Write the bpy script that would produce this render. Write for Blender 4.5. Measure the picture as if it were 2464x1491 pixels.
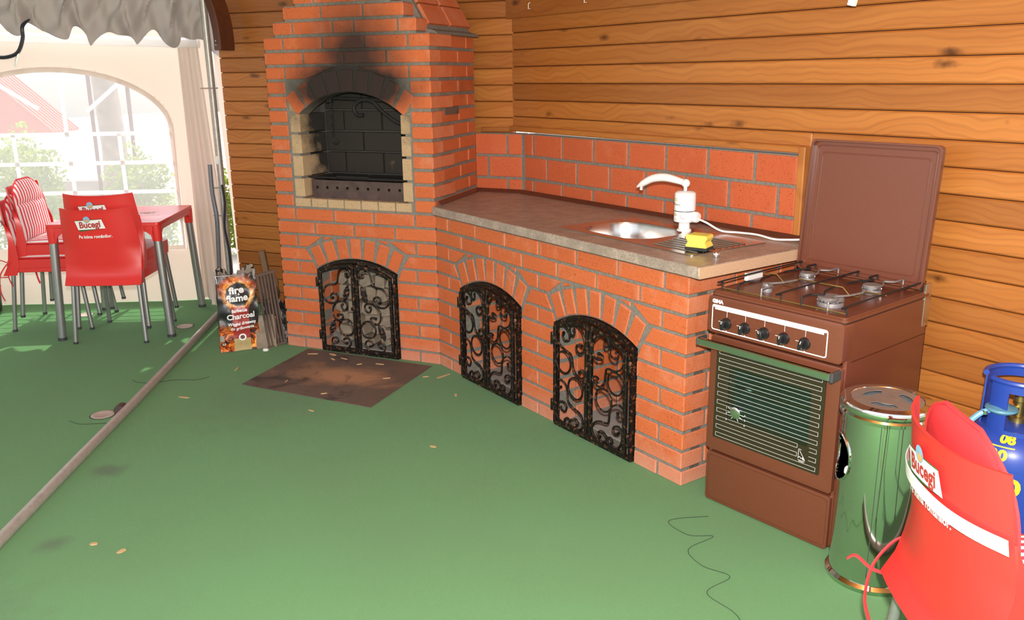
import bpy, bmesh, math, random
from mathutils import Vector, Matrix
from mathutils.geometry import tessellate_polygon
random.seed(7)
S = bpy.context.scene
C = S.collection
R = math.radians
for o in list(bpy.data.objects): bpy.data.objects.remove(o)

# ------------------------------------------------------------ camera
def cam_matrix(yaw, pitch, roll, loc):
    fw = Vector((math.sin(yaw)*math.cos(pitch), math.cos(yaw)*math.cos(pitch), -math.sin(pitch)))
    r = Vector((math.cos(yaw), -math.sin(yaw), 0)); u = r.cross(fw)
    r2 = r*math.cos(roll)+u*math.sin(roll); u2 = -r*math.sin(roll)+u*math.cos(roll)
    m = Matrix((r2, u2, -fw)).transposed().to_4x4(); m.translation = loc
    return m
CAM = Vector((2.0596, -3.8627, 1.4777))
cd = bpy.data.cameras.new('camera'); cam = bpy.data.objects.new('camera', cd); C.objects.link(cam)
cd.sensor_width = 36; cd.lens = 2084.86/2464*36; cd.clip_start = .05
cam.matrix_world = cam_matrix(-.4022, .2647, -.0121, CAM)
S.camera = cam
# ------------------------------------------------------------ world, sun, flash, exposure
W = bpy.data.worlds.new('sky'); S.world = W; W.use_nodes = True
wn = W.node_tree; wn.nodes.clear()
sky = wn.nodes.new('ShaderNodeTexSky'); sky.sky_type = 'NISHITA'; sky.sun_disc = False
sky.sun_elevation = R(62); sky.sun_rotation = R(-20); sky.air_density = 1.0; sky.dust_density = 3.0
bg = wn.nodes.new('ShaderNodeBackground'); bg.inputs[1].default_value = .34
wo = wn.nodes.new('ShaderNodeOutputWorld')
hs_ = wn.nodes.new('ShaderNodeHueSaturation'); hs_.inputs['Saturation'].default_value = .35
wn.links.new(sky.outputs[0], hs_.inputs['Color']); wn.links.new(hs_.outputs[0], bg.inputs[0]); wn.links.new(bg.outputs[0], wo.inputs[0])
sd = bpy.data.lights.new('sun', 'SUN'); sd.energy = 3.0; sd.angle = R(.6); sd.color = (1, .95, .87)
sun = bpy.data.objects.new('sun', sd); C.objects.link(sun)
sun.rotation_euler = Vector((.20, -.42, -.90)).to_track_quat('-Z', 'Y').to_euler()
fd = bpy.data.lights.new('camera_flash', 'POINT'); fd.energy = 430; fd.shadow_soft_size = .035; fd.color = (1, .95, .88)
fl = bpy.data.objects.new('camera_flash', fd); C.objects.link(fl)
fl.location = CAM + Vector((.02, -.02, .16))
S.view_settings.view_transform = 'Standard'; S.view_settings.look = 'None'
S.view_settings.gamma = 1; S.view_settings.use_curve_mapping = False
S.view_settings.exposure = 0.55

# ------------------------------------------------------------ materials
def srgb(r, g, b):
    f = lambda c: (c/12.92 if c <= .04045 else ((c+.055)/1.055)**2.4)
    return (f(r/255), f(g/255), f(b/255), 1)
class Mat:
    def __init__(s, name):
        s.m = bpy.data.materials.new(name); s.m.use_nodes = True
        s.t = s.m.node_tree; s.t.nodes.clear()
        s.out = s.n('ShaderNodeOutputMaterial'); s.p = s.n('ShaderNodeBsdfPrincipled')
        s.l(s.p.outputs[0], s.out.inputs[0])
    def n(s, t, **k):
        x = s.t.nodes.new(t)
        for a, b in k.items(): setattr(x, a, b)
        return x
    def l(s, a, b): s.t.links.new(a, b)
    def put(s, sock, v):
        if isinstance(v, bpy.types.NodeSocket): s.l(v, sock)
        else:
            if hasattr(sock.default_value, '__len__') and not hasattr(v, '__len__'): v = (v,)*len(sock.default_value)
            if hasattr(v, '__len__') and len(v) == 3 and len(sock.default_value) == 4: v = (*v, 1)
            sock.default_value = v
    def set(s, **k):
        for a, b in k.items(): s.put(s.p.inputs[a.replace('_', ' ')], b)
        return s
    def math(s, op, a, b=0, c=None):
        x = s.n('ShaderNodeMath', operation=op); s.put(x.inputs[0], a); s.put(x.inputs[1], b)
        if c is not None: s.put(x.inputs[2], c)
        return x.outputs[0]
    def mix(s, f, a, b, blend='MIX'):
        x = s.n('ShaderNodeMix', data_type='RGBA', blend_type=blend)
        s.put(x.inputs[0], f); s.put(x.inputs[6], a); s.put(x.inputs[7], b); return x.outputs[2]
    def ramp(s, f, *st, interp='LINEAR'):
        x = s.n('ShaderNodeValToRGB'); x.color_ramp.interpolation = interp; s.put(x.inputs[0], f)
        e = x.color_ramp.elements
        while len(e) < len(st): e.new(.5)
        for i, (p, c) in enumerate(st):
            e[i].position = p; e[i].color = c if len(c) == 4 else (*c, 1)
        return x.outputs[0]
    def lin(s, f, a, b, c=0, d=1):
        x = s.n('ShaderNodeMapRange', clamp=True); s.put(x.inputs[0], f)
        for i, v in enumerate((a, b, c, d)): s.put(x.inputs[i+1], v)
        return x.outputs[0]
    def coord(s, k='Object'): return s.n('ShaderNodeTexCoord').outputs[k]
    def pos(s): return s.n('ShaderNodeNewGeometry').outputs['Position']
    def rnd(s): return s.n('ShaderNodeObjectInfo').outputs['Random']
    def xyz(s, v):
        x = s.n('ShaderNodeSeparateXYZ'); s.put(x.inputs[0], v); return x.outputs
    def cxyz(s, a, b, c):
        x = s.n('ShaderNodeCombineXYZ')
        for i, v in enumerate((a, b, c)): s.put(x.inputs[i], v)
        return x.outputs[0]
    def vmul(s, v, k):
        x = s.n('ShaderNodeVectorMath', operation='MULTIPLY'); s.put(x.inputs[0], v); s.put(x.inputs[1], k); return x.outputs[0]
    def vadd(s, v, k):
        x = s.n('ShaderNodeVectorMath', operation='ADD'); s.put(x.inputs[0], v); s.put(x.inputs[1], k); return x.outputs[0]
    def noise(s, v, scale, det=3, rough=.55, dist=0):
        x = s.n('ShaderNodeTexNoise'); s.put(x.inputs['Vector'], v); x.inputs['Scale'].default_value = scale
        x.inputs['Detail'].default_value = det; x.inputs['Roughness'].default_value = rough; x.inputs['Distortion'].default_value = dist
        return x.outputs[0]
    def voro(s, v, scale, out=0):
        x = s.n('ShaderNodeTexVoronoi'); s.put(x.inputs['Vector'], v); x.inputs['Scale'].default_value = scale; return x.outputs[out]
    def bump(s, h, st=.3, d=.002):
        x = s.n('ShaderNodeBump'); x.inputs['Strength'].default_value = st; x.inputs['Distance'].default_value = d
        s.put(x.inputs['Height'], h); s.l(x.outputs[0], s.p.inputs['Normal']); return s
def plain(name, col, rough=.5, metal=0, var=.12, scale=25, bump=0, bscale=120, **k):
    m = Mat(name); v = m.coord()
    n = m.noise(v, scale)
    c2 = tuple(x*(1-var*2.2) for x in col[:3]); c1 = tuple(min(1, x*(1+var)) for x in col[:3])
    m.set(Base_Color=m.mix(n, c2, c1), Roughness=rough, Metallic=metal, **k)
    if bump: m.bump(m.noise(v, bscale), bump)
    return m.m
MT = {}
def soot_mask(m):
    """smoke stain: black on the arch ring, a plume rising above it"""
    x, y, z = m.xyz(m.pos())
    nz = m.noise(m.pos(), 7, 4)
    def lobe(cx, rx, cz, up, dn, lo, k):
        dx = m.math('DIVIDE', m.math('SUBTRACT', x, cx), rx)
        dz = m.math('SUBTRACT', z, cz)
        dzz = m.math('MAXIMUM', m.math('DIVIDE', dz, up), m.math('DIVIDE', dz, -dn))
        d = m.math('SQRT', m.math('ADD', m.math('MULTIPLY', dx, dx), m.math('MULTIPLY', dzz, dzz)))
        d = m.math('ADD', d, m.math('MULTIPLY', m.math('SUBTRACT', nz, .5), .5))
        return m.lin(d, lo, 1.12, k, 0)
    return m.math('MAXIMUM', lobe(-.47, .42, 1.43, .17, .17, .6, .985), lobe(-.43, .33, 1.50, .40, .2, .34, .95))
def brick_mat(name, c1, c2, pale, soot=False):
    m = Mat(name); v = m.coord(); r = m.rnd()
    vv = m.vadd(v, m.cxyz(m.math('MULTIPLY', r, 37), m.math('MULTIPLY', r, 91), 0))
    n1 = m.noise(vv, 9, 4); n2 = m.noise(vv, 160, 2)
    base = m.mix(m.math('MULTIPLY', m.math('ADD', r, n1), .5), c1, c2)
    base = m.mix(m.lin(n2, .60, .75), base, tuple(x*.45 for x in c2))
    g = m.xyz(m.coord('Generated'))
    e = m.math('MAXIMUM', m.math('ABSOLUTE', m.math('SUBTRACT', g[0], .5)), m.math('ABSOLUTE', m.math('SUBTRACT', g[2], .5)))
    e = m.math('ADD', e, m.math('MULTIPLY', m.math('SUBTRACT', n1, .5), .34))
    base = m.mix(m.lin(e, .43, .56, 0, .42), base, pale)
    base = m.mix(m.lin(m.noise(vv, 5, 5, .7), .56, .76, 0, .5), base, pale)
    x, y, z = m.xyz(m.pos())
    base = m.mix(m.lin(m.math('ADD', z, m.math('MULTIPLY', n1, .12)), .02, .20, .55, 0), base, srgb(196, 158, 138))
    if soot: base = m.mix(soot_mask(m), base, (.018, .012, .010))
    m.set(Base_Color=base, Roughness=.75, Specular_IOR_Level=.35)
    m.bump(m.math('ADD', n2, m.noise(vv, 45, 3)), .45, .0025)
    return m.m
MT['brick'] = brick_mat('orange_brick', (.57, .140, .043), (.48, .102, .030), (.62, .28, .175), True)
MT['brickflat'] = brick_mat('red_brick', (.55, .122, .042), (.46, .092, .032), (.56, .18, .09))
def mortar():
    m = Mat('mortar'); v = m.pos(); n = m.noise(v, 60, 4); n2 = m.noise(v, 250, 2)
    c = m.mix(n, (.115, .105, .085), (.27, .25, .21)); c = m.mix(soot_mask(m), c, (.02, .015, .012))
    m.set(Base_Color=c, Roughness=.95); m.bump(m.math('ADD', n, n2), .8, .004); return m.m
MT['mortar'] = mortar()
def firebrick():
    m = Mat('fire_brick'); v = m.pos(); x, y, z = m.xyz(v); n = m.noise(v, 10, 4); n2 = m.noise(v, 140, 2)
    c = m.mix(n, (.40, .265, .14), (.52, .36, .21)); c = m.mix(m.lin(n2, .6, .72, 0, .7), c, (.2, .12, .06))
    k = m.math('ADD', m.math('MULTIPLY', y, 3.0), m.math('MULTIPLY', m.math('SUBTRACT', z, 1.0), 1.2))
    k = m.math('ADD', k, m.math('MULTIPLY', m.math('SUBTRACT', n, .5), 1.1))
    c = m.mix(m.lin(k, .18, .66, 0, .985), c, (.016, .013, .011))
    m.set(Base_Color=c, Roughness=.9); m.bump(n2, .4); return m.m
MT['fire'] = firebrick()
def wood(name, c1, c2, dark, rough=.38, axis=0, varn=True):
    m = Mat(name); v = m.coord(); r = m.rnd()
    sc = [22, 22, 22]; sc[axis] = 1.1
    off = m.cxyz(m.math('MULTIPLY', r, 53), m.math('MULTIPLY', r, 17), m.math('MULTIPLY', r, 29))
    vv = m.vadd(v, off)
    warp = m.noise(vv, 3.0, 2)
    vs = m.vadd(m.vmul(vv, tuple(sc)), m.cxyz(0, 0, m.math('MULTIPLY', warp, 3.2)))
    g = m.noise(vs, 1.0, 6, .62, .5)
    w = m.n('ShaderNodeTexWave', wave_type='BANDS', bands_direction='Z'); m.put(w.inputs[0], m.vmul(vs, (.12, .6, 1.0)))
    w.inputs['Scale'].default_value = .55; w.inputs['Distortion'].default_value = 7; w.inputs['Detail'].default_value = 2.5; w.inputs['Detail Scale'].default_value = .8
    c = m.mix(m.lin(g, .3, .7), c1, c2)
    c = m.mix(m.lin(w.outputs[1], .6, 1, 0, .20), c, dark)
    c = m.mix(m.math('MULTIPLY', m.lin(r, .35, 1), .50), c, dark)
    ks = [9, 9, 9]; ks[axis] = 3.4
    kn = m.voro(m.vmul(vv, tuple(ks)), 1.0)
    kk = m.math('ADD', kn, m.math('MULTIPLY', m.math('SUBTRACT', m.noise(vv, 30, 3), .5), .18))
    c = m.mix(m.lin(kk, .03, .17, .85, 0), c, tuple(x*.25 for x in dark))
    m.set(Base_Color=c, Roughness=rough, Specular_IOR_Level=.45)
    m.bump(g, .12, .002); return m.m
MT['wood'] = wood('varnished_pine', (.47, .180, .040), (.37, .122, .024), (.15, .042, .009))
MT['woodv'] = wood('varnished_pine_upright', (.47, .180, .040), (.37, .122, .024), (.15, .042, .009), axis=2)
MT['brace'] = wood('dark_stained_pine', (.13, .035, .011), (.09, .022, .007), (.03, .008, .004), axis=2)
MT['oldwood'] = wood('weathered_wood', (.30, .17, .085), (.2, .11, .055), (.07, .035, .02), rough=.8, axis=2)
def carpet():
    m = Mat('green_carpet'); v = m.pos()
    n = m.noise(v, 480, 2, .7); n1 = m.noise(v, 1.6, 4); n2 = m.noise(v, 34, 4, .7)
    c = m.mix(m.lin(n, .3, .72), (.040, .185, .040), (.125, .37, .108))
    c = m.mix(m.lin(n1, .35, .7, 0, .30), c, (.085, .185, .055))
    c = m.mix(m.lin(n2, .62, .80, 0, .28), c, (.15, .26, .13))
    x, y, z = m.xyz(v)
    for (a, b, rr, k) in ((-.62, -1.62, .09, .55), (-.35, -2.1, .07, .5), (-.25, -2.6, .35, .30), (.15, -2.75, .12, .25), (-.5, -.75, .5, .22)):
        dx = m.math('SUBTRACT', x, a); dy = m.math('SUBTRACT', y, b)
        d = m.math('SQRT', m.math('ADD', m.math('MULTIPLY', dx, dx), m.math('MULTIPLY', dy, dy)))
        d = m.math('ADD', m.math('DIVIDE', d, rr), m.math('MULTIPLY', m.math('SUBTRACT', m.noise(v, 14, 4), .5), 1.2))
        c = m.mix(m.lin(d, .2, 1.0, k, 0), c, (.045, .06, .03))
    m.set(Base_Color=c, Roughness=.95, Specular_IOR_Level=.15, Sheen_Weight=.25, Sheen_Roughness=.5)
    m.bump(n, .9, .004); return m.m
MT['carpet'] = carpet()
def worktop(name, edge=False):
    m = Mat(name); v = m.coord(); n = m.noise(v, 14, 5, .65); n2 = m.noise(v, 170, 3, .7); n3 = m.noise(v, 420, 1)
    if edge: c = m.mix(n2, (.36, .20, .11), (.62, .42, .27))
    else:
        c = m.mix(m.lin(n, .36, .64), (.27, .215, .175), (.45, .36, .29)); c = m.mix(m.lin(n2, .45, .62, 0, .85), c, (.21, .17, .14))
        c = m.mix(m.lin(n3, .62, .74), c, (.55, .46, .38))
    m.set(Base_Color=c, Roughness=.36 if not edge else .8); m.bump(n2, .08); return m.m
MT['worktop'] = worktop('stone_laminate'); MT['chipboard'] = worktop('chipboard_edge', True)
def rust():
    m = Mat('rusty_plate'); v = m.pos(); n = m.noise(v, 5, 6, .65); n2 = m.noise(v, 2.6, 5, .6, 1.2); n3 = m.noise(v, 90, 3)
    c = m.mix(n, (.085, .055, .043), (.16, .105, .078))
    x, y, z = m.xyz(v); dx = m.math('DIVIDE', m.math('ADD', x, .42), .34); dy = m.math('DIVIDE', m.math('ADD', y, .33), .20)
    d = m.math('SQRT', m.math('ADD', m.math('MULTIPLY', dx, dx), m.math('MULTIPLY', dy, dy)))
    k = m.math('SUBTRACT', m.math('MULTIPLY', n2, 2.2), d)
    c = m.mix(m.lin(k, .1, .75, 0, .9), c, (.40, .20, .10))
    c = m.mix(m.lin(m.noise(v, 4.5, 5, .7, .8), .55, .68, 0, .85), c, (.03, .024, .02))
    c = m.mix(m.lin(n3, .68, .78, 0, .6), c, (.4, .22, .12))
    m.set(Base_Color=c, Roughness=.85); m.bump(n3, .4); return m.m
MT['rust'] = rust()
MT['traysteel'] = plain('burnt_steel', (.13, .085, .075), .55, .6, .3, 18, .2)
MT['blackiron'] = plain('sooty_iron', (.02, .018, .017), .7, .3, .3, 30, .3)
def iron():
    m = Mat('copper_brushed_iron'); v = m.coord(); n = m.noise(v, 55, 4, .65)
    c = m.mix(m.lin(n, .54, .70), (.014, .011, .009), (.30, .125, .065))
    m.set(Base_Color=c, Metallic=.55, Roughness=.42); m.bump(n, .6, .004); return m.m
MT['iron'] = iron()
MT['steel'] = plain('brushed_steel', (.62, .60, .57), .24, 1, .06, 60)
MT['mirror'] = plain('polished_steel', (.70, .70, .68), .07, 1, .04, 12)
MT['galv'] = plain('galvanised_pipe', (.46, .43, .39), .42, .45, .15, 40)
MT['alu'] = plain('grey_aluminium', (.34, .34, .33), .36, .7, .05, 40)
MT['handle'] = plain('bright_aluminium', (.62, .66, .62), .14, 1, .03, 40)
MT['chrome'] = plain('chrome', (.8, .8, .8), .08, 1, .02)
def enamel():
    m = Mat('brown_enamel'); v = m.coord(); n = m.noise(v, 90, 2)
    m.set(Base_Color=m.mix(n, (.122, .033, .016), (.145, .041, .020)), Roughness=.34, Coat_Weight=.35, Coat_Roughness=.2)
    m.bump(m.noise(v, 130, 2), .08, .001); return m.m
MT['enamel'] = enamel()
MT['black'] = plain('black_plastic', (.012, .012, .013), .35, 0, .1)
MT['darkgrey'] = plain('dark_grey_plastic', (.045, .048, .05), .5, 0, .1)
MT['white'] = plain('white_plastic', (.82, .80, .78), .28, 0, .03)
MT['whitepaint'] = plain('white_print', (.85, .84, .82), .5, 0, .03)
MT['red'] = plain('red_plastic', (.70, .032, .028), .34, 0, .05, 8)
MT['redcloth'] = plain('red_cloth', (.66, .03, .035), .8, 0, .08, 40, .3, 300)
MT['whitecloth'] = plain('white_elastic', (.82, .80, .78), .8, 0, .04)
def stripes():
    m = Mat('striped_cloth'); x, y, z = m.xyz(m.coord())
    f = m.math('FRACT', m.math('ADD', m.math('DIVIDE', x, .030), 50.25))
    m.set(Base_Color=m.ramp(f, (0, (.80, .77, .75)), (.50, (.68, .045, .075)), interp='CONSTANT'), Roughness=.85)
    m.bump(m.noise(m.coord(), 400, 2), .3); return m.m
MT['stripe'] = stripes()
MT['yellow'] = plain('yellow_sponge', (.85, .66, .10), .95, 0, .1, 60, .8, 220)
MT['scrub'] = plain('black_scouring_pad', (.03, .032, .03), 1, 0, .3, 120, 1, 400)
MT['blue'] = plain('blue_paint', (.022, .06, .34), .35, 0, .1, 10)
MT['teal'] = plain('blue_grey_casting', (.10, .27, .38), .5, 0, .12)
MT['hose'] = plain('light_blue_hose', (.16, .42, .68), .45, 0, .05)
MT['brass'] = plain('brass', (.45, .34, .12), .4, .9, .15)
MT['yellowpaint'] = plain('yellow_stencil', (.82, .62, .02), .55, 0, .05)
MT['ash'] = plain('grey_ash', (.22, .24, .26), .9, 0, .4, 150, 1, 300)
MT['burner'] = plain('grey_burner', (.30, .28, .28), .6, .5, .25, 120, .4)
MT['concrete'] = plain('grey_concrete', (.34, .31, .28), .9, 0, .2, 9, .4)
MT['brownstrip'] = plain('brown_sealing_strip', (.10, .03, .016), .3, 0, .15)
MT['logoRed'] = plain('dark_red_print', (.42, .035, .03), .5, 0, .03)
MT['logoGreen'] = plain('green_print', (.035, .13, .035), .5, 0, .03)
MT['logoBlue'] = plain('sky_blue_print', (.27, .46, .66), .5, 0, .15, 60)
MT['logoTan'] = plain('tan_print', (.68, .42, .16), .5, 0, .15, 60)
MT['hosedark'] = plain('dark_rubber', (.02, .022, .028), .4, 0, .1)
MT['greypvc'] = plain('grey_pvc_hose', (.16, .17, .19), .4, 0, .1)
MT['discpink'] = plain('pinkish_metal_cap', (.50, .40, .34), .55, .2, .15, 30)
MT['log'] = plain('split_firewood', (.33, .26, .19), .9, 0, .35, 14, .6, 60)
MT['chip'] = plain('wood_chip', (.62, .40, .20), .8, 0, .2)
MT['paper'] = plain('kraft_paper', (.34, .27, .21), .85, 0, .15, 30)
MT['thread'] = plain('dark_thread', (.02, .035, .02), .9)
MT['roofred'] = plain('red_roof_tile', (.45, .13, .09), .8, 0, .15)
MT['render'] = plain('pale_house_render', (.70, .66, .58), .9, 0, .05)
MT['bark'] = plain('grey_trunk', (.30, .23, .18), .9, 0, .3, 14, .8, 40)
MT['rustpole'] = plain('rusty_post', (.16, .06, .04), .8, 0, .3)
MT['gravel'] = plain('pale_paving', (.55, .50, .43), .9, 0, .15, 6, .3)
def cloth(name, col, tr, fac):
    m = Mat(name); v = m.coord()
    d = m.n('ShaderNodeBsdfDiffuse'); d.inputs[0].default_value = (*col, 1)
    t = m.n('ShaderNodeBsdfTranslucent'); t.inputs[0].default_value = (*tr, 1)
    x = m.n('ShaderNodeMixShader'); x.inputs[0].default_value = fac
    b = m.n('ShaderNodeBump'); b.inputs['Strength'].default_value = .25; b.inputs['Distance'].default_value = .01
    m.l(m.noise(v, 9, 4), b.inputs['Height']); m.l(b.outputs[0], d.inputs['Normal'])
    m.l(d.outputs[0], x.inputs[1]); m.l(t.outputs[0], x.inputs[2]); m.l(x.outputs[0], m.out.inputs[0]); return m.m
MT['leaf'] = cloth('green_leaf', (.17, .235, .05), (.30, .36, .06), .45)
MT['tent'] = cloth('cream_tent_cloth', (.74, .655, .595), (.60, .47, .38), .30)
MT['tentshade'] = cloth('shaded_tent_cloth', (.36, .335, .32), (.30, .24, .2), .12)  # tent cloth darkened: the shade under the roof is put into this colour
MT['webbing'] = cloth('white_webbing', (.88, .88, .88), (.9, .9, .9), .5)
def clear_pvc():
    m = Mat('hazy_clear_vinyl')
    t = m.n('ShaderNodeBsdfTransparent'); t.inputs[0].default_value = (.97, .97, .97, 1)
    h = m.n('ShaderNodeBsdfTranslucent'); h.inputs[0].default_value = (.95, .95, .95, 1)
    g = m.n('ShaderNodeBsdfGlossy'); g.inputs['Roughness'].default_value = .1
    x = m.n('ShaderNodeMixShader'); x.inputs[0].default_value = .20
    y = m.n('ShaderNodeMixShader'); y.inputs[0].default_value = .03
    m.l(t.outputs[0], x.inputs[1]); m.l(h.outputs[0], x.inputs[2]); m.l(x.outputs[0], y.inputs[1]); m.l(g.outputs[0], y.inputs[2])
    m.l(y.outputs[0], m.out.inputs[0]); return m.m
MT['vinyl'] = clear_pvc()
def ovenglass():
    m = Mat('dark_oven_glass'); m.set(Base_Color=(.028, .020, .010), Roughness=.06, Coat_Weight=.3); return m.m
MT['ovenglass'] = ovenglass()
def ovenpane():
    m = Mat('oven_window_glass')
    t = m.n('ShaderNodeBsdfTransparent'); t.inputs[0].default_value = (.62, .74, .72, 1)
    g = m.n('ShaderNodeBsdfGlossy'); g.inputs['Roughness'].default_value = .05
    y = m.n('ShaderNodeMixShader'); y.inputs[0].default_value = .10
    m.l(t.outputs[0], y.inputs[1]); m.l(g.outputs[0], y.inputs[2]); m.l(y.outputs[0], m.out.inputs[0]); return m.m
MT['ovenpane'] = ovenpane()
MT['ovenin'] = plain('oven_lining', (.10, .14, .14), .4, .2, .2)
def bagprint():
    m = Mat('printed_charcoal_bag'); v = m.coord(); x, y, z = m.xyz(v)
    n = m.noise(v, 30, 4, .65, .6); nf = m.noise(v, 18, 5, .7, 1.5)
    c = m.mix(m.noise(v, 6, 3), (.008, .008, .009), (.025, .024, .024))
    flame = m.ramp(nf, (.36, (.02, .004, .002)), (.50, (.55, .08, .01)), (.60, (.95, .38, .05)), (.72, (1, .78, .35)))
    low = m.lin(m.math('ADD', z, m.math('MULTIPLY', m.math('SUBTRACT', n, .5), .10)), .11, .16, 1, 0)
    c = m.mix(m.math('MULTIPLY', low, m.lin(nf, .40, .48)), c, flame)
    dx = m.math('SUBTRACT', x, .118); dz = m.math('SUBTRACT', z, .325)
    d = m.math('SQRT', m.math('ADD', m.math('MULTIPLY', dx, dx), m.math('MULTIPLY', dz, dz)))
    d2 = m.math('ADD', d, m.math('MULTIPLY', m.math('SUBTRACT', n, .5), .03))
    ring = m.math('MULTIPLY', m.lin(d2, .060, .068), m.lin(d2, .076, .092, 1, 0))
    c = m.mix(ring, c, m.ramp(nf, (.35, (.25, .05, .01)), (.5, (.85, .36, .08)), (.65, (1, .75, .38))))
    d3 = m.math('ADD', d, m.math('MULTIPLY', m.math('SUBTRACT', nf, .5), .16))
    halo = m.math('MULTIPLY', m.lin(d3, .068, .078), m.lin(d3, .095, .115, 1, 0))
    halo = m.math('MULTIPLY', halo, m.lin(z, .30, .36))
    c = m.mix(m.math('MULTIPLY', halo, .9), c, flame)
    inx = m.math('MULTIPLY', m.math('GREATER_THAN', x, .075), m.math('LESS_THAN', x, .165))
    c = m.mix(m.math('MULTIPLY', inx, m.math('LESS_THAN', z, .255)), c, (.33, .035, .03))
    c = m.mix(m.math('MULTIPLY', inx, m.math('LESS_THAN', z, .075)), c, (.47, .36, .17))
    m.set(Base_Color=c, Roughness=.38); m.bump(m.noise(v, 22, 3), .35, .006); return m.m
MT['bagprint'] = bagprint()
def bag2():
    m = Mat('dark_printed_bag'); v = m.coord(); n = m.noise(v, 20, 4)
    m.set(Base_Color=m.ramp(n, (.45, (.01, .01, .01)), (.6, (.05, .06, .05)), (.72, (.5, .3, .3))), Roughness=.4); return m.m
MT['bag2'] = bag2()

# ------------------------------------------------------------ mesh helpers
class MB:
    def __init__(s): s.v = []; s.f = []
    def add(s, vs, fs):
        b = len(s.v); s.v += [tuple(x) for x in vs]; s.f += [[b+i for i in f] for f in fs]; return s
    def box(s, x0, x1, y0, y1, z0, z1):
        return s.add([(x0, y0, z0), (x1, y0, z0), (x1, y1, z0), (x0, y1, z0), (x0, y0, z1), (x1, y0, z1), (x1, y1, z1), (x0, y1, z1)],
                     [(0, 3, 2, 1), (4, 5, 6, 7), (0, 1, 5, 4), (1, 2, 6, 5), (2, 3, 7, 6), (3, 0, 4, 7)])
    def tube(s, pts, r=.01, seg=8, closed=False, caps=True, flat=1.0):
        pts = [Vector(p) for p in pts]; n = len(pts); rs = r if hasattr(r, '__len__') else [r]*n
        tan = []
        for i in range(n):
            a = pts[(i-1) % n] if closed or i > 0 else pts[i]; b = pts[(i+1) % n] if closed or i < n-1 else pts[i]
            t = b-a; tan.append(t.normalized() if t.length > 1e-9 else Vector((0, 0, 1)))
        up = Vector((0, 1, 0)) if abs(tan[0].y) < .9 else Vector((1, 0, 0))
        vs = []
        for i in range(n):
            t = tan[i]; up = (up-t*up.dot(t))
            if up.length < 1e-6: up = t.orthogonal()
            up.normalize(); w = t.cross(up)
            for k in range(seg):
                a = 2*math.pi*k/seg; vs.append(pts[i]+(up*math.cos(a)*flat+w*math.sin(a))*rs[i])
        fs = []
        for i in range(n if closed else n-1):
            j = (i+1) % n
            for k in range(seg):
                l = (k+1) % seg; fs.append((i*seg+k, i*seg+l, j*seg+l, j*seg+k))
        if caps and not closed: fs += [tuple(range(seg))[::-1], tuple((n-1)*seg+k for k in range(seg))]
        return s.add(vs, fs)
    def lathe(s, prof, seg=32, cx=0, cy=0, cz=0, cap=True):
        vs = [(cx+r*math.cos(2*math.pi*k/seg), cy+r*math.sin(2*math.pi*k/seg), cz+z) for r, z in prof for k in range(seg)]
        fs = [(i*seg+k, i*seg+(k+1) % seg, (i+1)*seg+(k+1) % seg, (i+1)*seg+k) for i in range(len(prof)-1) for k in range(seg)]
        if cap: fs += [tuple(range(seg))[::-1], tuple((len(prof)-1)*seg+k for k in range(seg))]
        return s.add(vs, fs)
    def prism(s, poly, y0, y1, plane='xz'):
        # poly counter-clockwise in (x,z) seen from -y, or (x,y) seen from above for plane 'xy' (y0,y1 = z range)
        n = len(poly)
        if plane == 'xz': vs = [(a, y0, b) for a, b in poly]+[(a, y1, b) for a, b in poly]; fs = [tuple(range(n)), tuple(range(2*n-1, n-1, -1))]
        else: vs = [(a, b, y1) for a, b in poly]+[(a, b, y0) for a, b in poly]; fs = [tuple(range(n)), tuple(range(2*n-1, n-1, -1))]
        fs += [((i+1) % n, i, n+i, n+(i+1) % n) for i in range(n)]
        return s.add(vs, fs)
    def slab(s, outer, holes, y0, y1, plane='xz'):
        loops = [outer]+holes; pts = [p for l in loops for p in l]; n = len(pts)
        tris = tessellate_polygon([[Vector((a, b, 0)) for a, b in l] for l in loops])
        P = (lambda a, b, c: (a, c, b)) if plane == 'xz' else (lambda a, b, c: (a, b, c))
        vs = [P(a, b, y0) for a, b in pts]+[P(a, b, y1) for a, b in pts]
        fs = [tuple(t) for t in tris]+[tuple(n+i for i in reversed(t)) for t in tris]
        b = 0
        for l in loops:
            m = len(l); fs += [(b+i, b+(i+1) % m, n+b+(i+1) % m, n+b+i) for i in range(m)]; b += m
        return s.add(vs, fs)
    def grid(s, fn, nu, nv, skip=None):
        vs = [fn(i/nu, j/nv) for j in range(nv+1) for i in range(nu+1)]
        fs = [(j*(nu+1)+i, j*(nu+1)+i+1, (j+1)*(nu+1)+i+1, (j+1)*(nu+1)+i) for j in range(nv) for i in range(nu) if not (skip and skip((i+.5)/nu, (j+.5)/nv))]
        return s.add(vs, fs)
    def sphere(s, c, r, su=16, sv=10, sc=(1, 1, 1)):
        prof = [(r*math.sin(math.pi*j/sv), -r*math.cos(math.pi*j/sv)) for j in range(sv+1)]
        prof[0] = (1e-4, -r); prof[-1] = (1e-4, r)
        b = len(s.v); s.lathe(prof, su)
        for i in range(b, len(s.v)):
            v = s.v[i]; s.v[i] = (c[0]+v[0]*sc[0], c[1]+v[1]*sc[1], c[2]+v[2]*sc[2])
        return s
    def xf(s, m, start=0):
        for i in range(start, len(s.v)): s.v[i] = tuple(m @ Vector(s.v[i]))
        return s
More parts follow.
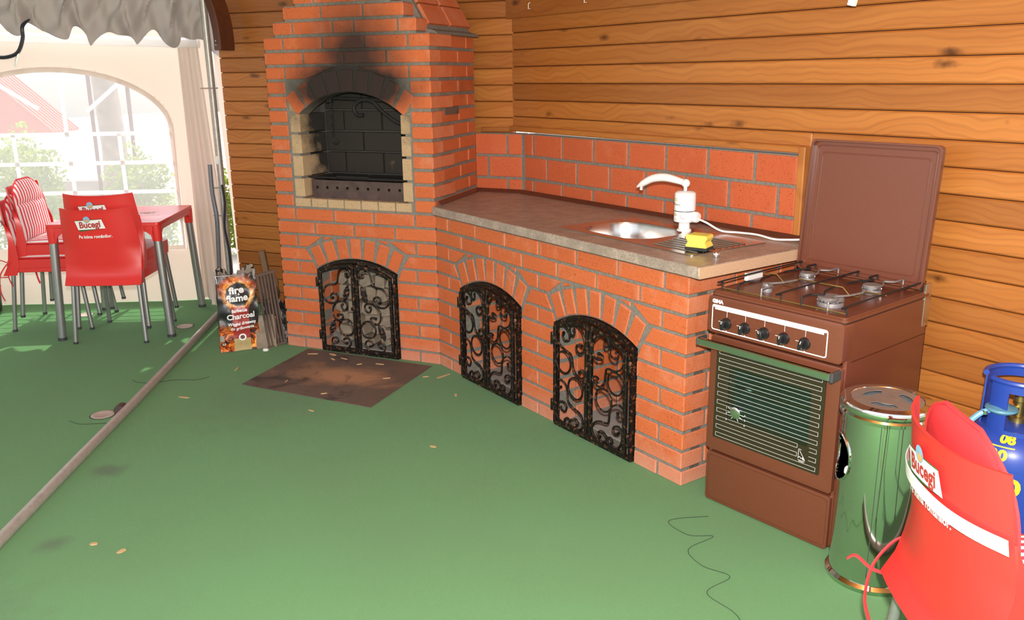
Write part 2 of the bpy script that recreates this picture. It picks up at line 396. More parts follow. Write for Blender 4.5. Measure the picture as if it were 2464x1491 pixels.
    def mesh(s, name, bevel=0, smooth=False, solid=0, seg=1, weld=False, fixn=True):
        bm = bmesh.new(); vs = [bm.verts.new(v) for v in s.v]
        for f in s.f:
            try: bm.faces.new([vs[i] for i in f])
            except ValueError: pass
        if weld: bmesh.ops.remove_doubles(bm, verts=bm.verts, dist=1e-5)
        loose = [v for v in bm.verts if not v.link_faces]
        if loose: bmesh.ops.delete(bm, geom=loose, context='VERTS')
        if solid:
            bmesh.ops.recalc_face_normals(bm, faces=bm.faces)
            bmesh.ops.solidify(bm, geom=bm.faces[:]+bm.edges[:]+bm.verts[:], thickness=solid)
        if fixn: bmesh.ops.recalc_face_normals(bm, faces=bm.faces)
        if bevel:
            e = [x for x in bm.edges if len(x.link_faces) == 2 and x.calc_face_angle(0) > R(25)]
            bmesh.ops.bevel(bm, geom=e, offset=bevel, segments=seg, affect='EDGES', profile=.6, clamp_overlap=True)
        me = bpy.data.meshes.new(name); bm.to_mesh(me); bm.free()
        if smooth:
            me.shade_smooth(); me.set_sharp_from_angle(angle=R(38))
        return me
    def build(s, name, mat, parent=None, loc=None, rz=0, **k):
        return link(name, s.mesh(name, **k), mat, parent, loc, rz)
def link(name, me, mat, parent=None, loc=None, rz=0):
    if mat and not me.materials: me.materials.append(MT[mat] if isinstance(mat, str) else mat)
    o = bpy.data.objects.new(name, me); C.objects.link(o)
    if parent: o.parent = parent
    if loc: o.location = loc
    if rz: o.rotation_euler[2] = rz
    return o
def tag(o, label=None, cat=None, group=None, kind=None):
    if label: o['label'] = label
    if cat: o['category'] = cat
    if group: o['group'] = group
    if kind: o['kind'] = kind
    return o
def thing(name, label, cat, loc=(0, 0, 0), rz=0, group=None):
    o = bpy.data.objects.new(name, None); C.objects.link(o); o.location = loc; o.rotation_euler[2] = rz; o.empty_display_size = .1
    return tag(o, label, cat, group)
def copy_tree(o, parent=None):
    c = o.copy(); C.objects.link(c)
    if parent: c.parent = parent
    for ch in list(o.children): copy_tree(ch, c)
    return c
def spline(pts, n=6, closed=False):
    P = [Vector(p) for p in pts]; m = len(P); out = []
    for i in range(m if closed else m-1):
        a = P[(i-1) % m] if closed or i > 0 else P[i]; b = P[i]; c = P[(i+1) % m]; d = P[(i+2) % m] if closed or i+2 < m else P[(i+1) % m]
        for k in range(n):
            t = k/n; out.append(.5*((2*b)+(c-a)*t+(2*a-5*b+4*c-d)*t*t+(3*b-a-3*c+d)*t**3))
    if not closed: out.append(P[-1])
    return out
def rrect(x0, x1, y0, y1, r, n=5):
    out = []
    for cx, cy, a0 in ((x1-r, y1-r, 0), (x0+r, y1-r, 90), (x0+r, y0+r, 180), (x1-r, y0+r, 270)):
        out += [(cx+r*math.cos(R(a0+90*k/n)), cy+r*math.sin(R(a0+90*k/n))) for k in range(n+1)]
    return out
def text(body, size, mat, parent, fn, name='lettering', bold=0, align='CENTER', sx=1, shear=0, ext=.0004, space=1):
    cu = bpy.data.curves.new('t', 'FONT'); cu.body = body; cu.size = size; cu.align_x = align; cu.align_y = 'CENTER'
    cu.offset = bold; cu.extrude = 0; cu.shear = shear; cu.resolution_u = 3; cu.space_character = space
    o = bpy.data.objects.new('t', cu); C.objects.link(o)
    dg = bpy.context.evaluated_depsgraph_get(); dg.update()
    me = bpy.data.meshes.new_from_object(o.evaluated_get(dg)); me.name = name
    bpy.data.objects.remove(o); bpy.data.curves.remove(cu)
    for v in me.vertices: v.co = Vector(fn(v.co.x*sx, v.co.y))
    me.materials.clear()
    return link(name, me, mat, parent)
D_ = lambda a: Vector((math.cos(a), math.sin(a), 0))

# ------------------------------------------------------------ key geometry
TH = R(32.107)                       # counter and right wall run at -32 degrees to the barbecue front
DC = Vector((math.cos(TH), -math.sin(TH), 0)); NC = Vector((math.sin(TH), math.cos(TH), 0))
def cw(s, n, z=0): return DC*s+NC*n+Vector((0, 0, z))
CH, H1, BH = .0737, .0546, .0612     # course height, first course top, brick height
top = lambda k: H1+(k-1)*CH
bot = lambda k: max(0.0, top(k)-(BH if k < 12 else .0585))
ZT = .845                            # worktop top
WALLD, BACKY = .667, .70
CORN = Vector(((WALLD-math.cos(TH)*BACKY)/math.sin(TH), BACKY, 0))

# ------------------------------------------------------------ floor, ground, walls, roof
fo = MB().slab([(-6.6, -1.38), (-2.18, .92), (-1.93, .80), (6, .80), (6, -5.2), (-6.6, -5.2)], [], -.04, 0, 'xy').build('floor', 'carpet')
tag(fo, 'green artificial grass carpet', kind='structure')
g = MB().box(-30, 12, -25, 30, -.16, -.06).build('ground', 'gravel'); tag(g, 'pale paved ground outside', kind='structure')
SEAM0, PW = 1.2567, .0887
def plank_wall(name, label, org, ang, x0, x1, z_lo, z_hi, hole=None, dz=0):
    w = thing(name, label, 'wall', org, ang); del w['category']; w['kind'] = 'structure'
    L = x1-x0; cache = {}
    k0 = math.floor((z_lo-SEAM0-dz)/PW); k1 = math.ceil((z_hi-SEAM0-dz)/PW)
    for k in range(k0, k1):
        za = SEAM0+dz+k*PW; zb = za+PW-.0035
        za2 = max(za, z_lo)
        segs = [(x0, x1)]
        if hole:
            if zb <= hole[2]+.001: segs = [(hole[1], x1)]
            elif za2 < hole[2]: segs = [(hole[1], x1, za2, zb), (x0, hole[1], hole[2], zb)]
        for sg in segs:
            a, b = sg[0], sg[1]; lo, hi = (sg[2], sg[3]) if len(sg) == 4 else (za2, zb)
            if b-a < .02 or hi-lo < .008: continue
            key = (round(b-a, 3), round(hi-lo, 3))
            if key not in cache: cache[key] = MB().box(0, b-a, 0, .022, 0, hi-lo).mesh('plank', bevel=.005)
            o = link('plank', cache[key], 'wood', w, (a, random.uniform(-.0012, .0012), lo))
            o.rotation_euler[0] = R(random.uniform(-.6, .6))
    bx0 = x0 if not hole else hole[1]
    MB().box(x0, x1, .020, .034, (hole[2]+.004) if hole else 0, z_hi).build('light_stop_backing', 'brace', w)  # dark backing added to stop light leaking through the plank gaps
    if hole: MB().box(hole[1], x1, .020, .034, 0, hole[2]+.004).build('light_stop_backing', 'brace', w)
    return w
# back wall: local x = world x; hole for the brickwork at its right end is behind the backsplash
wb = plank_wall('wall_back', 'varnished pine plank wall behind the barbecue', (0, BACKY, 0), 0, -1.885, CORN.x+.004, 0, 2.3, None, -.008)
wr = plank_wall('wall_right', 'varnished pine plank wall behind worktop and cooker', (0, 0, 0), -TH, -.262, 3.4, 0, 2.3, (-1, 1.715, 1.181))
for o in wr.children: o.location.y += WALLD
# shift: right wall planks are in counter frame (x along the wall, y into it)
tb = MB().box(-.285, 3.4, WALLD-.022, WALLD+.002, 1.770, 1.90).build('trim_1', 'wood', rz=-TH, bevel=.004)
tag(tb, 'dark upper board with hooks along the plank wall', kind='structure')
t2 = MB().box(-.255, 1.70, WALLD-.030, WALLD, 1.176, 1.204).build('trim_2', 'wood', rz=-TH, bevel=.004); tag(t2, 'wooden moulding above the brick splashback', kind='structure')
t3 = MB().box(1.684, 1.716, WALLD-.038, WALLD, .62, 1.204).build('trim_3', 'woodv', rz=-TH, bevel=.004); tag(t3, 'upright wooden moulding at the splashback end', kind='structure')
t4 = MB().box(-.05, CORN.x, BACKY-.02, BACKY+.001, 1.170, 1.196).build('trim_4', 'wood', bevel=.003); tag(t4, 'short wooden moulding above the splashback corner', kind='structure')
# unseen roof boards over the pavilion, their reach shaped for the daylight
rf = MB()
for i in range(17): rf.box(-1.95, 5.2, .95-(i+1)*.26, .95-i*.26-.006, 2.42, 2.45)
o = rf.build('ceiling', 'wood'); tag(o, 'wooden boarded roof over the pavilion', kind='structure')

# wooden brace at the left end of the back wall
pth = [(-1.714, .56, 1.643), (-1.714, .56, 1.73), (-1.722, .558, 1.82), (-1.742, .555, 1.91), (-1.785, .545, 2.02), (-1.86, .53, 2.14), (-1.95, .50, 2.25)]
mb = MB(); ring = []
for i, p in enumerate(spline(pth, 4)):
    t = i/(4*(len(pth)-1)); d = Vector((.9, -.35, .0)).normalized(); e = Vector((.35, .9, 0)).normalized()
    q = [p-d*.040-e*.05, p+d*.040-e*.05, p+d*.040+e*.05, p-d*.040+e*.05]; ring.append(q)
vs = [v for q in ring for v in q]; n = len(ring)
fs = [(i*4+k, i*4+(k+1) % 4, i*4+4+(k+1) % 4, i*4+4+k) for i in range(n-1) for k in range(4)]+[(3, 2, 1, 0), tuple((n-1)*4+k for k in range(4))]
mb.add(vs, fs)
br = mb.build('wooden_brace', 'brace', bevel=.006); tag(br, 'dark stained curved wooden knee brace at the plank wall end', 'brace')
for zz in (1.675, 1.70):
    MB().sphere((0, 0, 0), .006, 8, 6).build('screw', 'steel', br, (-1.735, .513, zz), smooth=True)

# ------------------------------------------------------------ brick machinery
BC = {}
def brick(parent, org, ang, s, n, z, w, h, d=.112, mat='brick', jit=.0016, name='brick', flat=False):
    key = (round(w, 3), round(h, 3), round(d, 3), mat)
    if key not in BC: BC[key] = MB().box(0, w, 0, d, 0, h).mesh('brick', bevel=.0032)
    dr = D_(ang); nn = Vector((-dr.y, dr.x, 0)); j = random.uniform(-jit, jit)
    o = link(name, BC[key], mat, parent, Vector(org)+dr*s+nn*(n+j)+Vector((0, 0, z)), ang+R(random.uniform(-.25, .25)))
    o.rotation_euler[1] = R(random.uniform(-.25, .25))
    return o
def brick_poly(parent, poly, d=.112, mat='brick', n=0, name='brick'):
    cx = sum(p[0] for p in poly)/len(poly); cz = sum(p[1] for p in poly)/len(poly)
    a = sum(poly[i][0]*poly[(i+1) % len(poly)][1]-poly[(i+1) % len(poly)][0]*poly[i][1] for i in range(len(poly)))
    if a < 0: poly = poly[::-1]
    return MB().prism([(x-cx, z-cz) for x, z in poly], 0, d).build(name, mat, parent, (cx, n+random.uniform(-.001, .002), cz), bevel=.003)
HALF, ZS, RISE = .249, .47, .065
RI = (HALF**2+RISE**2)/(2*RISE); ZC = ZS+RISE-RI; RO = RI+.112; A0 = math.asin(HALF/RI)
def arch_hole(xc, zb=-.005, n=12):
    return [(xc-HALF, zb)]+[(xc+RI*math.sin(a), ZC+RI*math.cos(a)) for a in [-A0+2*A0*i/n for i in range(n+1)]]+[(xc+HALF, zb)]
def edge_off(z, m=.013):
    ze = ZC+RO*math.cos(A0)
    if z <= ZS: return HALF
    if z <= ze: return HALF+m+(z-ZS)*math.tan(A0)
    q = (RO+m)**2-(z-ZC)**2
    return math.sqrt(q) if q > 0 else 0
def pier(parent, xa, xb, lc, rc):
    """bricks of courses 1-9 between two door openings; lc / rc = centre of the arch left / right or None at a plain end"""
    for k in range(1, 10):
        z0, z1 = bot(k), top(k)
        L = lambda z: (lc+edge_off(z)) if lc is not None else xa
        Q = lambda z: (rc-edge_off(z)) if rc is not None else xb
        mid = (xa+xb)/2
        if k == 9:
            if lc is not None:
                lt = max(L(z1), mid-.21) if rc is not None or True else 0
                lt = min(lt+.05, mid-.03)
                brick_poly(parent, [(L(z0)+.004, z0), (mid-.006, z0), (mid-.006, z1), (lt, z1)])
                brick_poly(parent, [(lt-.012, z1-.020), (lt-.012, z1), (lt-.075, z1)])
            else: brick(parent, (0, 0, 0), 0, xa, 0, z0, mid-.006-xa, z1-z0, .112 if lc is not None else .112)
            if rc is not None:
                rt = max(min(Q(z1), mid+.21)-.05, mid+.03)
                brick_poly(parent, [(mid+.006, z0), (Q(z0)-.004, z0), (rt, z1), (mid+.006, z1)])
                brick_poly(parent, [(rt+.012, z1-.020), (rt+.075, z1), (rt+.012, z1)])
            else: brick(parent, (0, 0, 0), 0, mid+.006, 0, z0, xb-mid-.006, z1-z0, .238)
            continue
        cuts = [None] if k % 2 == 0 else [mid]
        if cuts[0] is None: parts = [(0, 1)]
        else: parts = [(0, .5), (.5, 1)]
        for a, b in parts:
            la = (L(z0), L(z1)) if a == 0 else (mid+.005, mid+.005)
            rb = (Q(z0), Q(z1)) if b == 1 else (mid-.005, mid-.005)
            if abs(la[0]-la[1]) < .001 and abs(rb[0]-rb[1]) < .001:
                dd = .238 if (b == 1 and rc is None and k % 2) else .112
                brick(parent, (0, 0, 0), 0, la[0], 0, z0, rb[0]-la[0], z1-z0, dd)
            else: brick_poly(parent, [(la[0], z0), (rb[0], z0), (rb[1], z1), (la[1], z1)])
def voussoirs(parent, xc, n=7, ri=None, zc=None, a0=None, ln=.108, w=.063, mat='brick', d=.112):
    ri = ri or RI; zc = ZC if zc is None else zc; a0 = a0 or A0
    me = MB().box(-w/2, w/2, 0, d, 0, ln).mesh('brick', bevel=.003)
    for i in range(n):
        a = -a0+(i+.5)*2*a0/n
        o = link('brick', me, mat, parent, (xc+(ri+.003)*math.sin(a), random.uniform(-.002, .001), zc+(ri+.003)*math.cos(a)))
        o.rotation_euler[1] = a
def row(parent, k, ws, x0, org=(0, 0, 0), ang=0, d=.112, mat='brick', corner=None):
    x = x0
    for i, w in enumerate(ws):
        dd = .238 if (corner and i == len(ws)-1 and w < .15) else d
        brick(parent, org, ang, x, 0, bot(k), w, top(k)-bot(k), dd, mat); x += w+.010
def iron_doors(parent, xc, kind):
    """outer arched frame and two leaves with scrollwork; y is negative towards the room"""
    h = HALF-.004; n = 14
    def arc(r, z, a): return [(r*math.sin(t), z+r*math.cos(t)) for t in [-a+2*a*i/n for i in range(n+1)]]
    out = [(-h, .004)]+arc(RI-.004, ZC, math.asin(h/(RI-.004)))+[(h, .004)]
    hi = h-.014; inn = [(-hi, .018)]+arc(RI-.018, ZC, math.asin(hi/(RI-.018)))+[(hi, .018)]
    fr = MB().slab(out, [inn], -.016, .006).build('door_frame', 'iron', parent, (xc, 0, 0))
    for sgn in (-1, 1):
        a, b = (.020, hi-.003) ; zt = lambda x: ZC+math.sqrt((RI-.022)**2-x*x)
        xs = [.004+(b-.004)*i/7 for i in range(8)]
        o1 = [(xs[0], .024), (xs[-1], .024)]+[(x, zt(x)) for x in reversed(xs)]
        w = .016; xs2 = [.004+w+(b-.004-2*w)*i/7 for i in range(8)]
        o2 = [(xs2[0], .024+w), (xs2[-1], .024+w)]+[(x, zt(x)-w*1.05) for x in reversed(xs2)]
        o1 = [(sgn*x, z) for x, z in o1]; o2 = [(sgn*x, z) for x, z in o2]
        lf = MB().slab(o1, [o2], -.034, -.018).build('door_leaf', 'iron', parent, (xc, 0, 0), bevel=.002)
        for zz in (.10, .40):
            MB().lathe([(.008, -.025), (.009, -.02), (.009, .02), (.008, .025)], 10, sgn*(h-.004), -.026, zz).build('hinge', 'iron', lf, smooth=True)
        if sgn == 1:
            MB().box(-.022, .030, -.044, -.034, .262, .276).tube([(-.002, -.046, .262), (-.002, -.052, .255), (-.002, -.046, .248)], .004, 6).build('latch', 'iron', lf)
        scroll = kind[sgn]
        for nm, pts in scroll.items():
            if nm.startswith('ring'):
                cx, cz, rx, rz = pts
                p = [(cx+rx*math.cos(2*math.pi*i/24), -.026, cz+rz*math.sin(2*math.pi*i/24)) for i in range(24)]
                MB().tube(p, .0043, 6, closed=True).build('ring', 'iron', lf, smooth=True)
            elif nm.startswith('leaf'):
                (ax, az), (bx, bz) = pts; d = Vector((bx-ax, 0, bz-az)); u = d.normalized(); w = Vector((-u.z, 0, u.x)); L = d.length
                def fn(s, t):
                    ww = .016*math.sin(math.pi*min(1, s*1.02))**.7+.002; q = Vector((ax, -.030, az))+d*s+w*(t-.5)*2*ww
                    q.y -= .007*(1-abs(t-.5)*2)+.003*math.sin(s*24+abs(t-.5)*9); return q
                MB().grid(fn, 14, 6).build('leaf_ornament', 'iron', lf, solid=.004, smooth=True)
            else:
                p = spline([(x, -.026, z) for x, z in pts], 4)
                nn = len(p); rr = [.0046]*nn
                for e in (0, 1, 2): rr[e] = .0068; rr[-1-e] = .0068
                MB().tube(p, rr, 6).build('scroll', 'iron', lf, smooth=True)
A1 = [(0.203, 0.455), (0.191, 0.459), (0.192, 0.447), (0.207, 0.443), (0.222, 0.455), (0.221, 0.476), (0.203, 0.49), (0.18, 0.49), (0.157, 0.478), (0.145, 0.451), (0.137, 0.411), (0.116, 0.396), (0.08, 0.391), (0.053, 0.369), (0.043, 0.338), (0.048, 0.307), (0.072, 0.289), (0.108, 0.29), (0.132, 0.308), (0.134, 0.332), (0.117, 0.345), (0.097, 0.34), (0.088, 0.324), (0.097, 0.314), (0.105, 0.321)]
A2 = [(0.165, 0.282), (0.155, 0.286), (0.154, 0.273), (0.166, 0.254), (0.184, 0.26), (0.193, 0.28), (0.186, 0.297), (0.159, 0.304), (0.126, 0.294), (0.104, 0.272), (0.096, 0.241), (0.102, 0.21), (0.121, 0.194), (0.144, 0.198), (0.16, 0.213), (0.156, 0.226), (0.138, 0.227), (0.123, 0.223)]
A3 = [(0.1, 0.057), (0.096, 0.068), (0.111, 0.063), (0.12, 0.079), (0.108, 0.092), (0.085, 0.087), (0.078, 0.063), (0.094, 0.038), (0.128, 0.024), (0.164, 0.028), (0.194, 0.054), (0.201, 0.079), (0.184, 0.095), (0.161, 0.091), (0.153, 0.076), (0.17, 0.064), (0.177, 0.068)]
B1 = [(0.089, 0.443), (0.082, 0.424), (0.096, 0.409), (0.121, 0.417), (0.128, 0.435), (0.117, 0.456), (0.092, 0.469), (0.056, 0.461), (0.037, 0.438), (0.037, 0.404), (0.064, 0.382), (0.1, 0.367), (0.136, 0.357), (0.147, 0.331), (0.155, 0.295), (0.18, 0.274), (0.208, 0.272), (0.229, 0.288), (0.222, 0.304), (0.204, 0.307), (0.191, 0.291)]
B2 = [(0.153, 0.472), (0.16, 0.462), (0.153, 0.444), (0.135, 0.444), (0.128, 0.464), (0.138, 0.485), (0.17, 0.492), (0.205, 0.477), (0.223, 0.444), (0.223, 0.408), (0.203, 0.379), (0.179, 0.38), (0.171, 0.399), (0.189, 0.415), (0.209, 0.411)]
B3 = [(0.072, 0.197), (0.05, 0.185), (0.039, 0.199), (0.042, 0.22), (0.072, 0.228), (0.102, 0.217), (0.113, 0.191), (0.121, 0.145), (0.154, 0.126), (0.197, 0.115), (0.215, 0.092), (0.216, 0.06), (0.191, 0.04), (0.155, 0.038), (0.133, 0.048), (0.14, 0.067), (0.169, 0.081), (0.187, 0.068), (0.176, 0.053), (0.166, 0.055)]
B4 = [(0.069, 0.109), (0.077, 0.096), (0.099, 0.093), (0.11, 0.117), (0.095, 0.132), (0.065, 0.128), (0.043, 0.101), (0.039, 0.072), (0.058, 0.045), (0.104, 0.038), (0.125, 0.045), (0.13, 0.06), (0.114, 0.069), (0.096, 0.055), (0.1, 0.05)]
C1 = [(0.307, 0.406), (0.334, 0.404), (0.337, 0.391), (0.315, 0.381), (0.288, 0.383), (0.274, 0.411), (0.28, 0.449), (0.312, 0.484), (0.344, 0.492), (0.37, 0.476), (0.374, 0.455), (0.352, 0.445), (0.345, 0.465), (0.351, 0.474)]
C2 = [(0.413, 0.438), (0.425, 0.432), (0.423, 0.414), (0.398, 0.409), (0.378, 0.424), (0.381, 0.452), (0.402, 0.471), (0.44, 0.462), (0.459, 0.437), (0.46, 0.406), (0.443, 0.375), (0.406, 0.358), (0.367, 0.358), (0.355, 0.341), (0.35, 0.299), (0.324, 0.271), (0.291, 0.272), (0.277, 0.292), (0.293, 0.306), (0.31, 0.297)]
C3 = [(0.43, 0.195), (0.434, 0.178), (0.453, 0.177), (0.461, 0.205), (0.442, 0.226), (0.41, 0.218), (0.385, 0.194), (0.38, 0.146), (0.367, 0.128), (0.314, 0.12), (0.281, 0.094), (0.278, 0.065), (0.303, 0.042), (0.344, 0.040), (0.366, 0.055), (0.362, 0.074), (0.335, 0.084), (0.316, 0.072), (0.316, 0.058), (0.33, 0.057)]
C4 = [(0.439, 0.11), (0.42, 0.099), (0.404, 0.112), (0.413, 0.129), (0.438, 0.135), (0.458, 0.117), (0.456, 0.074), (0.435, 0.045), (0.403, 0.04), (0.38, 0.046), (0.372, 0.06), (0.386, 0.074), (0.402, 0.066), (0.398, 0.053)]
sh = lambda L, dx, m=1: [(m*(x+dx), z) for x, z in L]
LA = dict(a=A1, b=A2, c=A3)
KA = {-1: {**{k: sh(v, -.2475) for k, v in LA.items()}, 'ring': (-.2475+.177, .157, .046, .047), 'leaf1': sh([(.206, .395), (.177, .305)], -.2475), 'leaf2': sh([(.108, .193), (.073, .108)], -.2475)},
      1: {**{k: sh(v, -.2475, -1) for k, v in LA.items()}, 'ring': (.2475-.177, .157, .046, .047), 'leaf1': sh([(.206, .395), (.177, .305)], -.2475, -1), 'leaf2': sh([(.108, .193), (.073, .108)], -.2475, -1)}}
KB = {-1: {**{k: sh(v, -.2525) for k, v in dict(a=B1, b=B2, c=B3, d=B4).items()}, 'ring1': (-.2525+.088, .311, .047, .047), 'ring2': (-.2525+.167, .216, .047, .047)},
      1: {**{k: sh(v, -.2525) for k, v in dict(a=C1, b=C2, c=C3, d=C4).items()}, 'ring1': (-.2525+.412, .308, .045, .047), 'ring2': (-.2525+.345, .220, .048, .048)}}

# ------------------------------------------------------------ barbecue
BB = thing('brick_barbecue', 'tall orange brick barbecue with sooty arched hearth and iron doors below', 'barbecue')
BW, XD = .98, -.4875
SIDE_A = R(94.6); SIDE_L = .602
pier(BB, -BW, XD-HALF, None, XD); pier(BB, XD+HALF, 0, XD, None)
voussoirs(BB, XD)
row(BB, 10, [.2375]*4, -BW, corner=True); row(BB, 11, [.115, .235, .24, .235, .115], -BW, corner=True)
for k in range(12, 22):
    brick(BB, (0, 0, 0), 0, -BW, 0, bot(k), .115, .0585); brick(BB, (0, 0, 0), 0, -.115, 0, bot(k), .115, .0585, .238 if k % 2 else .112)
FX, FRI, FZC = -.48, .492, .91          # hearth arch: centre x, inner radius, centre height
FA = math.asin(.335/.492)
z0, z1 = bot(21), top(21)
q = lambda z: math.sqrt(max(0, (FRI+.122)**2-(z-FZC)**2))
for sg in (-1, 1):
    xo = FX+sg*(.48+.02) ; xe = -.855 if sg < 0 else -.125
    brick_poly(BB, [(xe, z0), (FX+sg*q(z0)*.995, z0), (FX+sg*q(z1)*.995+sg*.06, z1), (xe, z1)])
voussoirs(BB, FX, 9, FRI, FZC, R(41), .110, .067)
row(BB, 22, [.2375]*4, -BW, corner=True); row(BB, 23, [.115, .235, .24, .235, .115], -BW, corner=True)
xa, xb = -.912, -.068
pat = [[.115, .235, .115, .24, .097], [.225, .235, .224], [.115, .235, .194], [.21, .22], [.115, .17], [.15]]
k = 24
while k < 30 and xb-xa > .1:
    ws = pat[k-24]; tot = sum(ws)+.01*(len(ws)-1); f = (xb-xa-.01*(len(ws)-1))/sum(ws)
    row(BB, k, [w*f for w in ws], xa, d=.118); xa += .068; xb -= .066; k += 1
# right side face
for k in range(1, 24):
    if 1 <= k <= 11 and k < 11: continue
    st = .122 if k % 2 == 0 else .248
    ws = [.235, .235] if k % 2 == 0 else [.235, .108]
    x = st
    for w in ws:
        w = min(w, SIDE_L-x)
        if w > .03: brick(BB, (0, 0, 0), SIDE_A, x, 0, bot(k), w, top(k)-bot(k))
        x += w+.010
# hood slope bricks on the right
sl = thing('hood_slope', '', '', (0, 0, 0)); bpy.data.objects.remove(sl)
me = MB().box(0, .232, 0, .108, -.03, 0).mesh('brick', bevel=.003)
for r_ in range(4):
    for c_ in range(2):
        u = .012+r_*.118; o = link('brick', me, 'brick', BB)
        a = R(60)
        base = Vector((-.058, .128, 1.722)); up = Vector((-math.cos(a), 0, math.sin(a)))
        off = .0 if r_ % 2 == 0 else .11
        w = Vector((0, 1, 0)); nn = Vector((math.sin(a), 0, math.cos(a)))
        mt = Matrix((w, up, nn)).transposed().to_4x4(); mt.translation = base+up*u+w*(c_*.242-(.11 if r_ % 2 else 0)+(.11 if r_ % 2 else 0)); o.matrix_local = mt
# mortar body
mo = MB(); i_ = .0065
hh = [(FX-.325, .835)]+[(FX+(FRI+.002)*math.sin(a), FZC+(FRI+.002)*math.cos(a)) for a in [-R(41)+R(82)*i/14 for i in range(15)]]+[(FX+.325, .835)]
steps = [(-BW+i_, 0), (-i_, 0), (-i_, top(23))]
xa, xb = -.912, -.068
for k in range(24, 29):
    steps += [(xb-i_, top(k-1)+.005), (xb-i_, top(k)+.005)]; xb -= .066
left = []
for k in range(24, 29): left += [(xa+i_, top(k-1)+.005), (xa+i_, top(k)+.005)]; xa += .068
out = steps+left[::-1]+[(-BW+i_, top(23))]
ah = arch_hole(XD, .002)
mo.slab(out, [ah, hh], i_, .10)
sidep = [Vector((-i_, .02, 0)), D_(SIDE_A)*SIDE_L+Vector((-i_, 0, 0)), D_(SIDE_A)*SIDE_L+Vector((-.10, 0, 0)), Vector((-.10, .02, 0))]
mo.prism([(p.x, p.y) for p in sidep], 0, top(23)+.004, 'xy')
mo.box(-BW, -BW+.10, .02, .60, 0, top(23)); mo.box(-BW, -.05, .50, .60, 0, 1.676)
mo.box(-BW+.05, -.06, .05, .55, .56, .80)
a = R(60); sp = [(-.004, 1.676), (-.02, 1.692), (-.066, 1.705), (-.36, 1.705+.294*math.tan(a)), (-.62, 1.705+.294*math.tan(a)), (-.914, 1.705), (-BW+.006, 1.676)]
mo.prism(sp, .10, .585)
mo.build('mortar', 'mortar', BB)
MB().box(-BW+.1, -.1, .30, .52, .80, 1.66).box(-BW+.09, -.09, .06, .40, 1.50, 1.66).box(-BW+.09, -.86, .10, .4, .8, 1.6).box(-.12, -.09, .10, .4, .8, 1.6).build('hearth_lining', plain('sooty_mortar', (.075, .068, .06), .95), BB)
# fire bricks: jambs, sill, back and side linings
fz = [(.857, .955), (.966, 1.075), (1.086, 1.186), (1.197, 1.292)]
for a, b in fz:
    brick(BB, (0, 0, 0), 0, -.852, .004, a, .062, b-a, .235, 'fire', name='fire_brick')
    brick(BB, (0, 0, 0), 0, -.182, .004, a, .056, b-a, .235, 'fire', name='fire_brick')
for sg in (-1, 1):
    x0 = -.852 if sg < 0 else -.126; x1 = -.787 if sg < 0 else -.182
    brick_poly(BB, [(x0, 1.302), (x1, 1.302), (x0+(x1-x0)*.12, 1.398), (x0, 1.398)], .10, 'fire', .004, 'fire_brick')
for i in range(7): brick(BB, (0, 0, 0), 0, -.855+i*.1045, .003, .803, .098 if i < 6 else .092, .046, .20, 'fire', name='fire_brick')
for r_, (a, b) in enumerate([(.86, .955), (.966, 1.075), (1.086, 1.186), (1.197, 1.30), (1.31, 1.42)]):
    x = -.80-(.12 if r_ % 2 else 0)
    while x < -.17:
        xx = max(x, -.80); w = min(x+.232, -.17)-xx
        if w > .03: brick(BB, (0, 0, 0), 0, xx, .255, a, w, b-a, .05, 'fire', name='fire_brick')
        x += .242
MB().box(-.86, -.12, .03, .26, .80, .847).build('hearth_floor', 'mortar', BB)
# ember tray, grill plate, hook and chain
tx0, tx1 = -.775, -.195
hol = []
for i in range(9):
    cx = tx0+.035+i*(tx1-tx0-.07)/8; hol.append([(cx+.0085*math.cos(t), .905+.0085*math.sin(t)) for t in [2*math.pi*j/10 for j in range(10)]])
tr = thing('ember_tray', 'burnt steel ember tray with a row of holes inside the hearth', 'tray', (0, 0, 0))
MB().slab([(tx0, .848), (tx1, .848), (tx1, .945), (tx0, .945)], hol, .052, .056).build('front_panel', 'traysteel', tr)
MB().box(tx0, tx0+.004, .056, .23, .848, .945).box(tx1-.004, tx1, .056, .23, .848, .945).box(tx0, tx1, .228, .232, .848, .945).box(tx0, tx1, .056, .23, .848, .853).build('pan', 'traysteel', tr)
gp = thing('grill_plate', 'black flat grill plate lying across the ember tray', 'grill')
MB().box(-.79, -.19, .07, .235, .950, .957).build('plate', 'blackiron', gp, bevel=.002)
MB().tube([(-.80, .065, .957), (-.62, .062, .957), (-.615, .06, .964), (-.42, .06, .964), (-.415, .062, .957), (-.2, .065, .957)], .006, 8).build('front_bar', 'blackiron', gp, smooth=True)
hk = thing('fire_crane', 'black iron fire crane with scrolled arm and hanging chain', 'pot crane')
MB().tube([(-.19, .16, 1.352), (-.70, .16, 1.372)], .009, 8).build('arm', 'blackiron', hk, smooth=True)
MB().tube(spline([(-.19, .155, 1.235), (-.28, .155, 1.245), (-.37, .155, 1.30), (-.43, .155, 1.352), (-.50, .155, 1.36), (-.545, .155, 1.325), (-.53, .155, 1.285), (-.49, .155, 1.283)], 6), .010, 8).build('scroll', 'blackiron', hk, smooth=True)
MB().box(-.715, -.685, .145, .175, 1.345, 1.395).build('end_block', 'blackiron', hk, bevel=.003)
for i in range(8):
    cz = 1.335-i*.022; al = i % 2
    p = [(-.69+(.008*math.cos(t) if al else 0), .16+(0 if al else .008*math.cos(t)), cz+.015*math.sin(t)) for t in [2*math.pi*j/10 for j in range(10)]]
    MB().tube(p, .0032, 5, closed=True).build('chain_link', 'blackiron', hk, smooth=True)
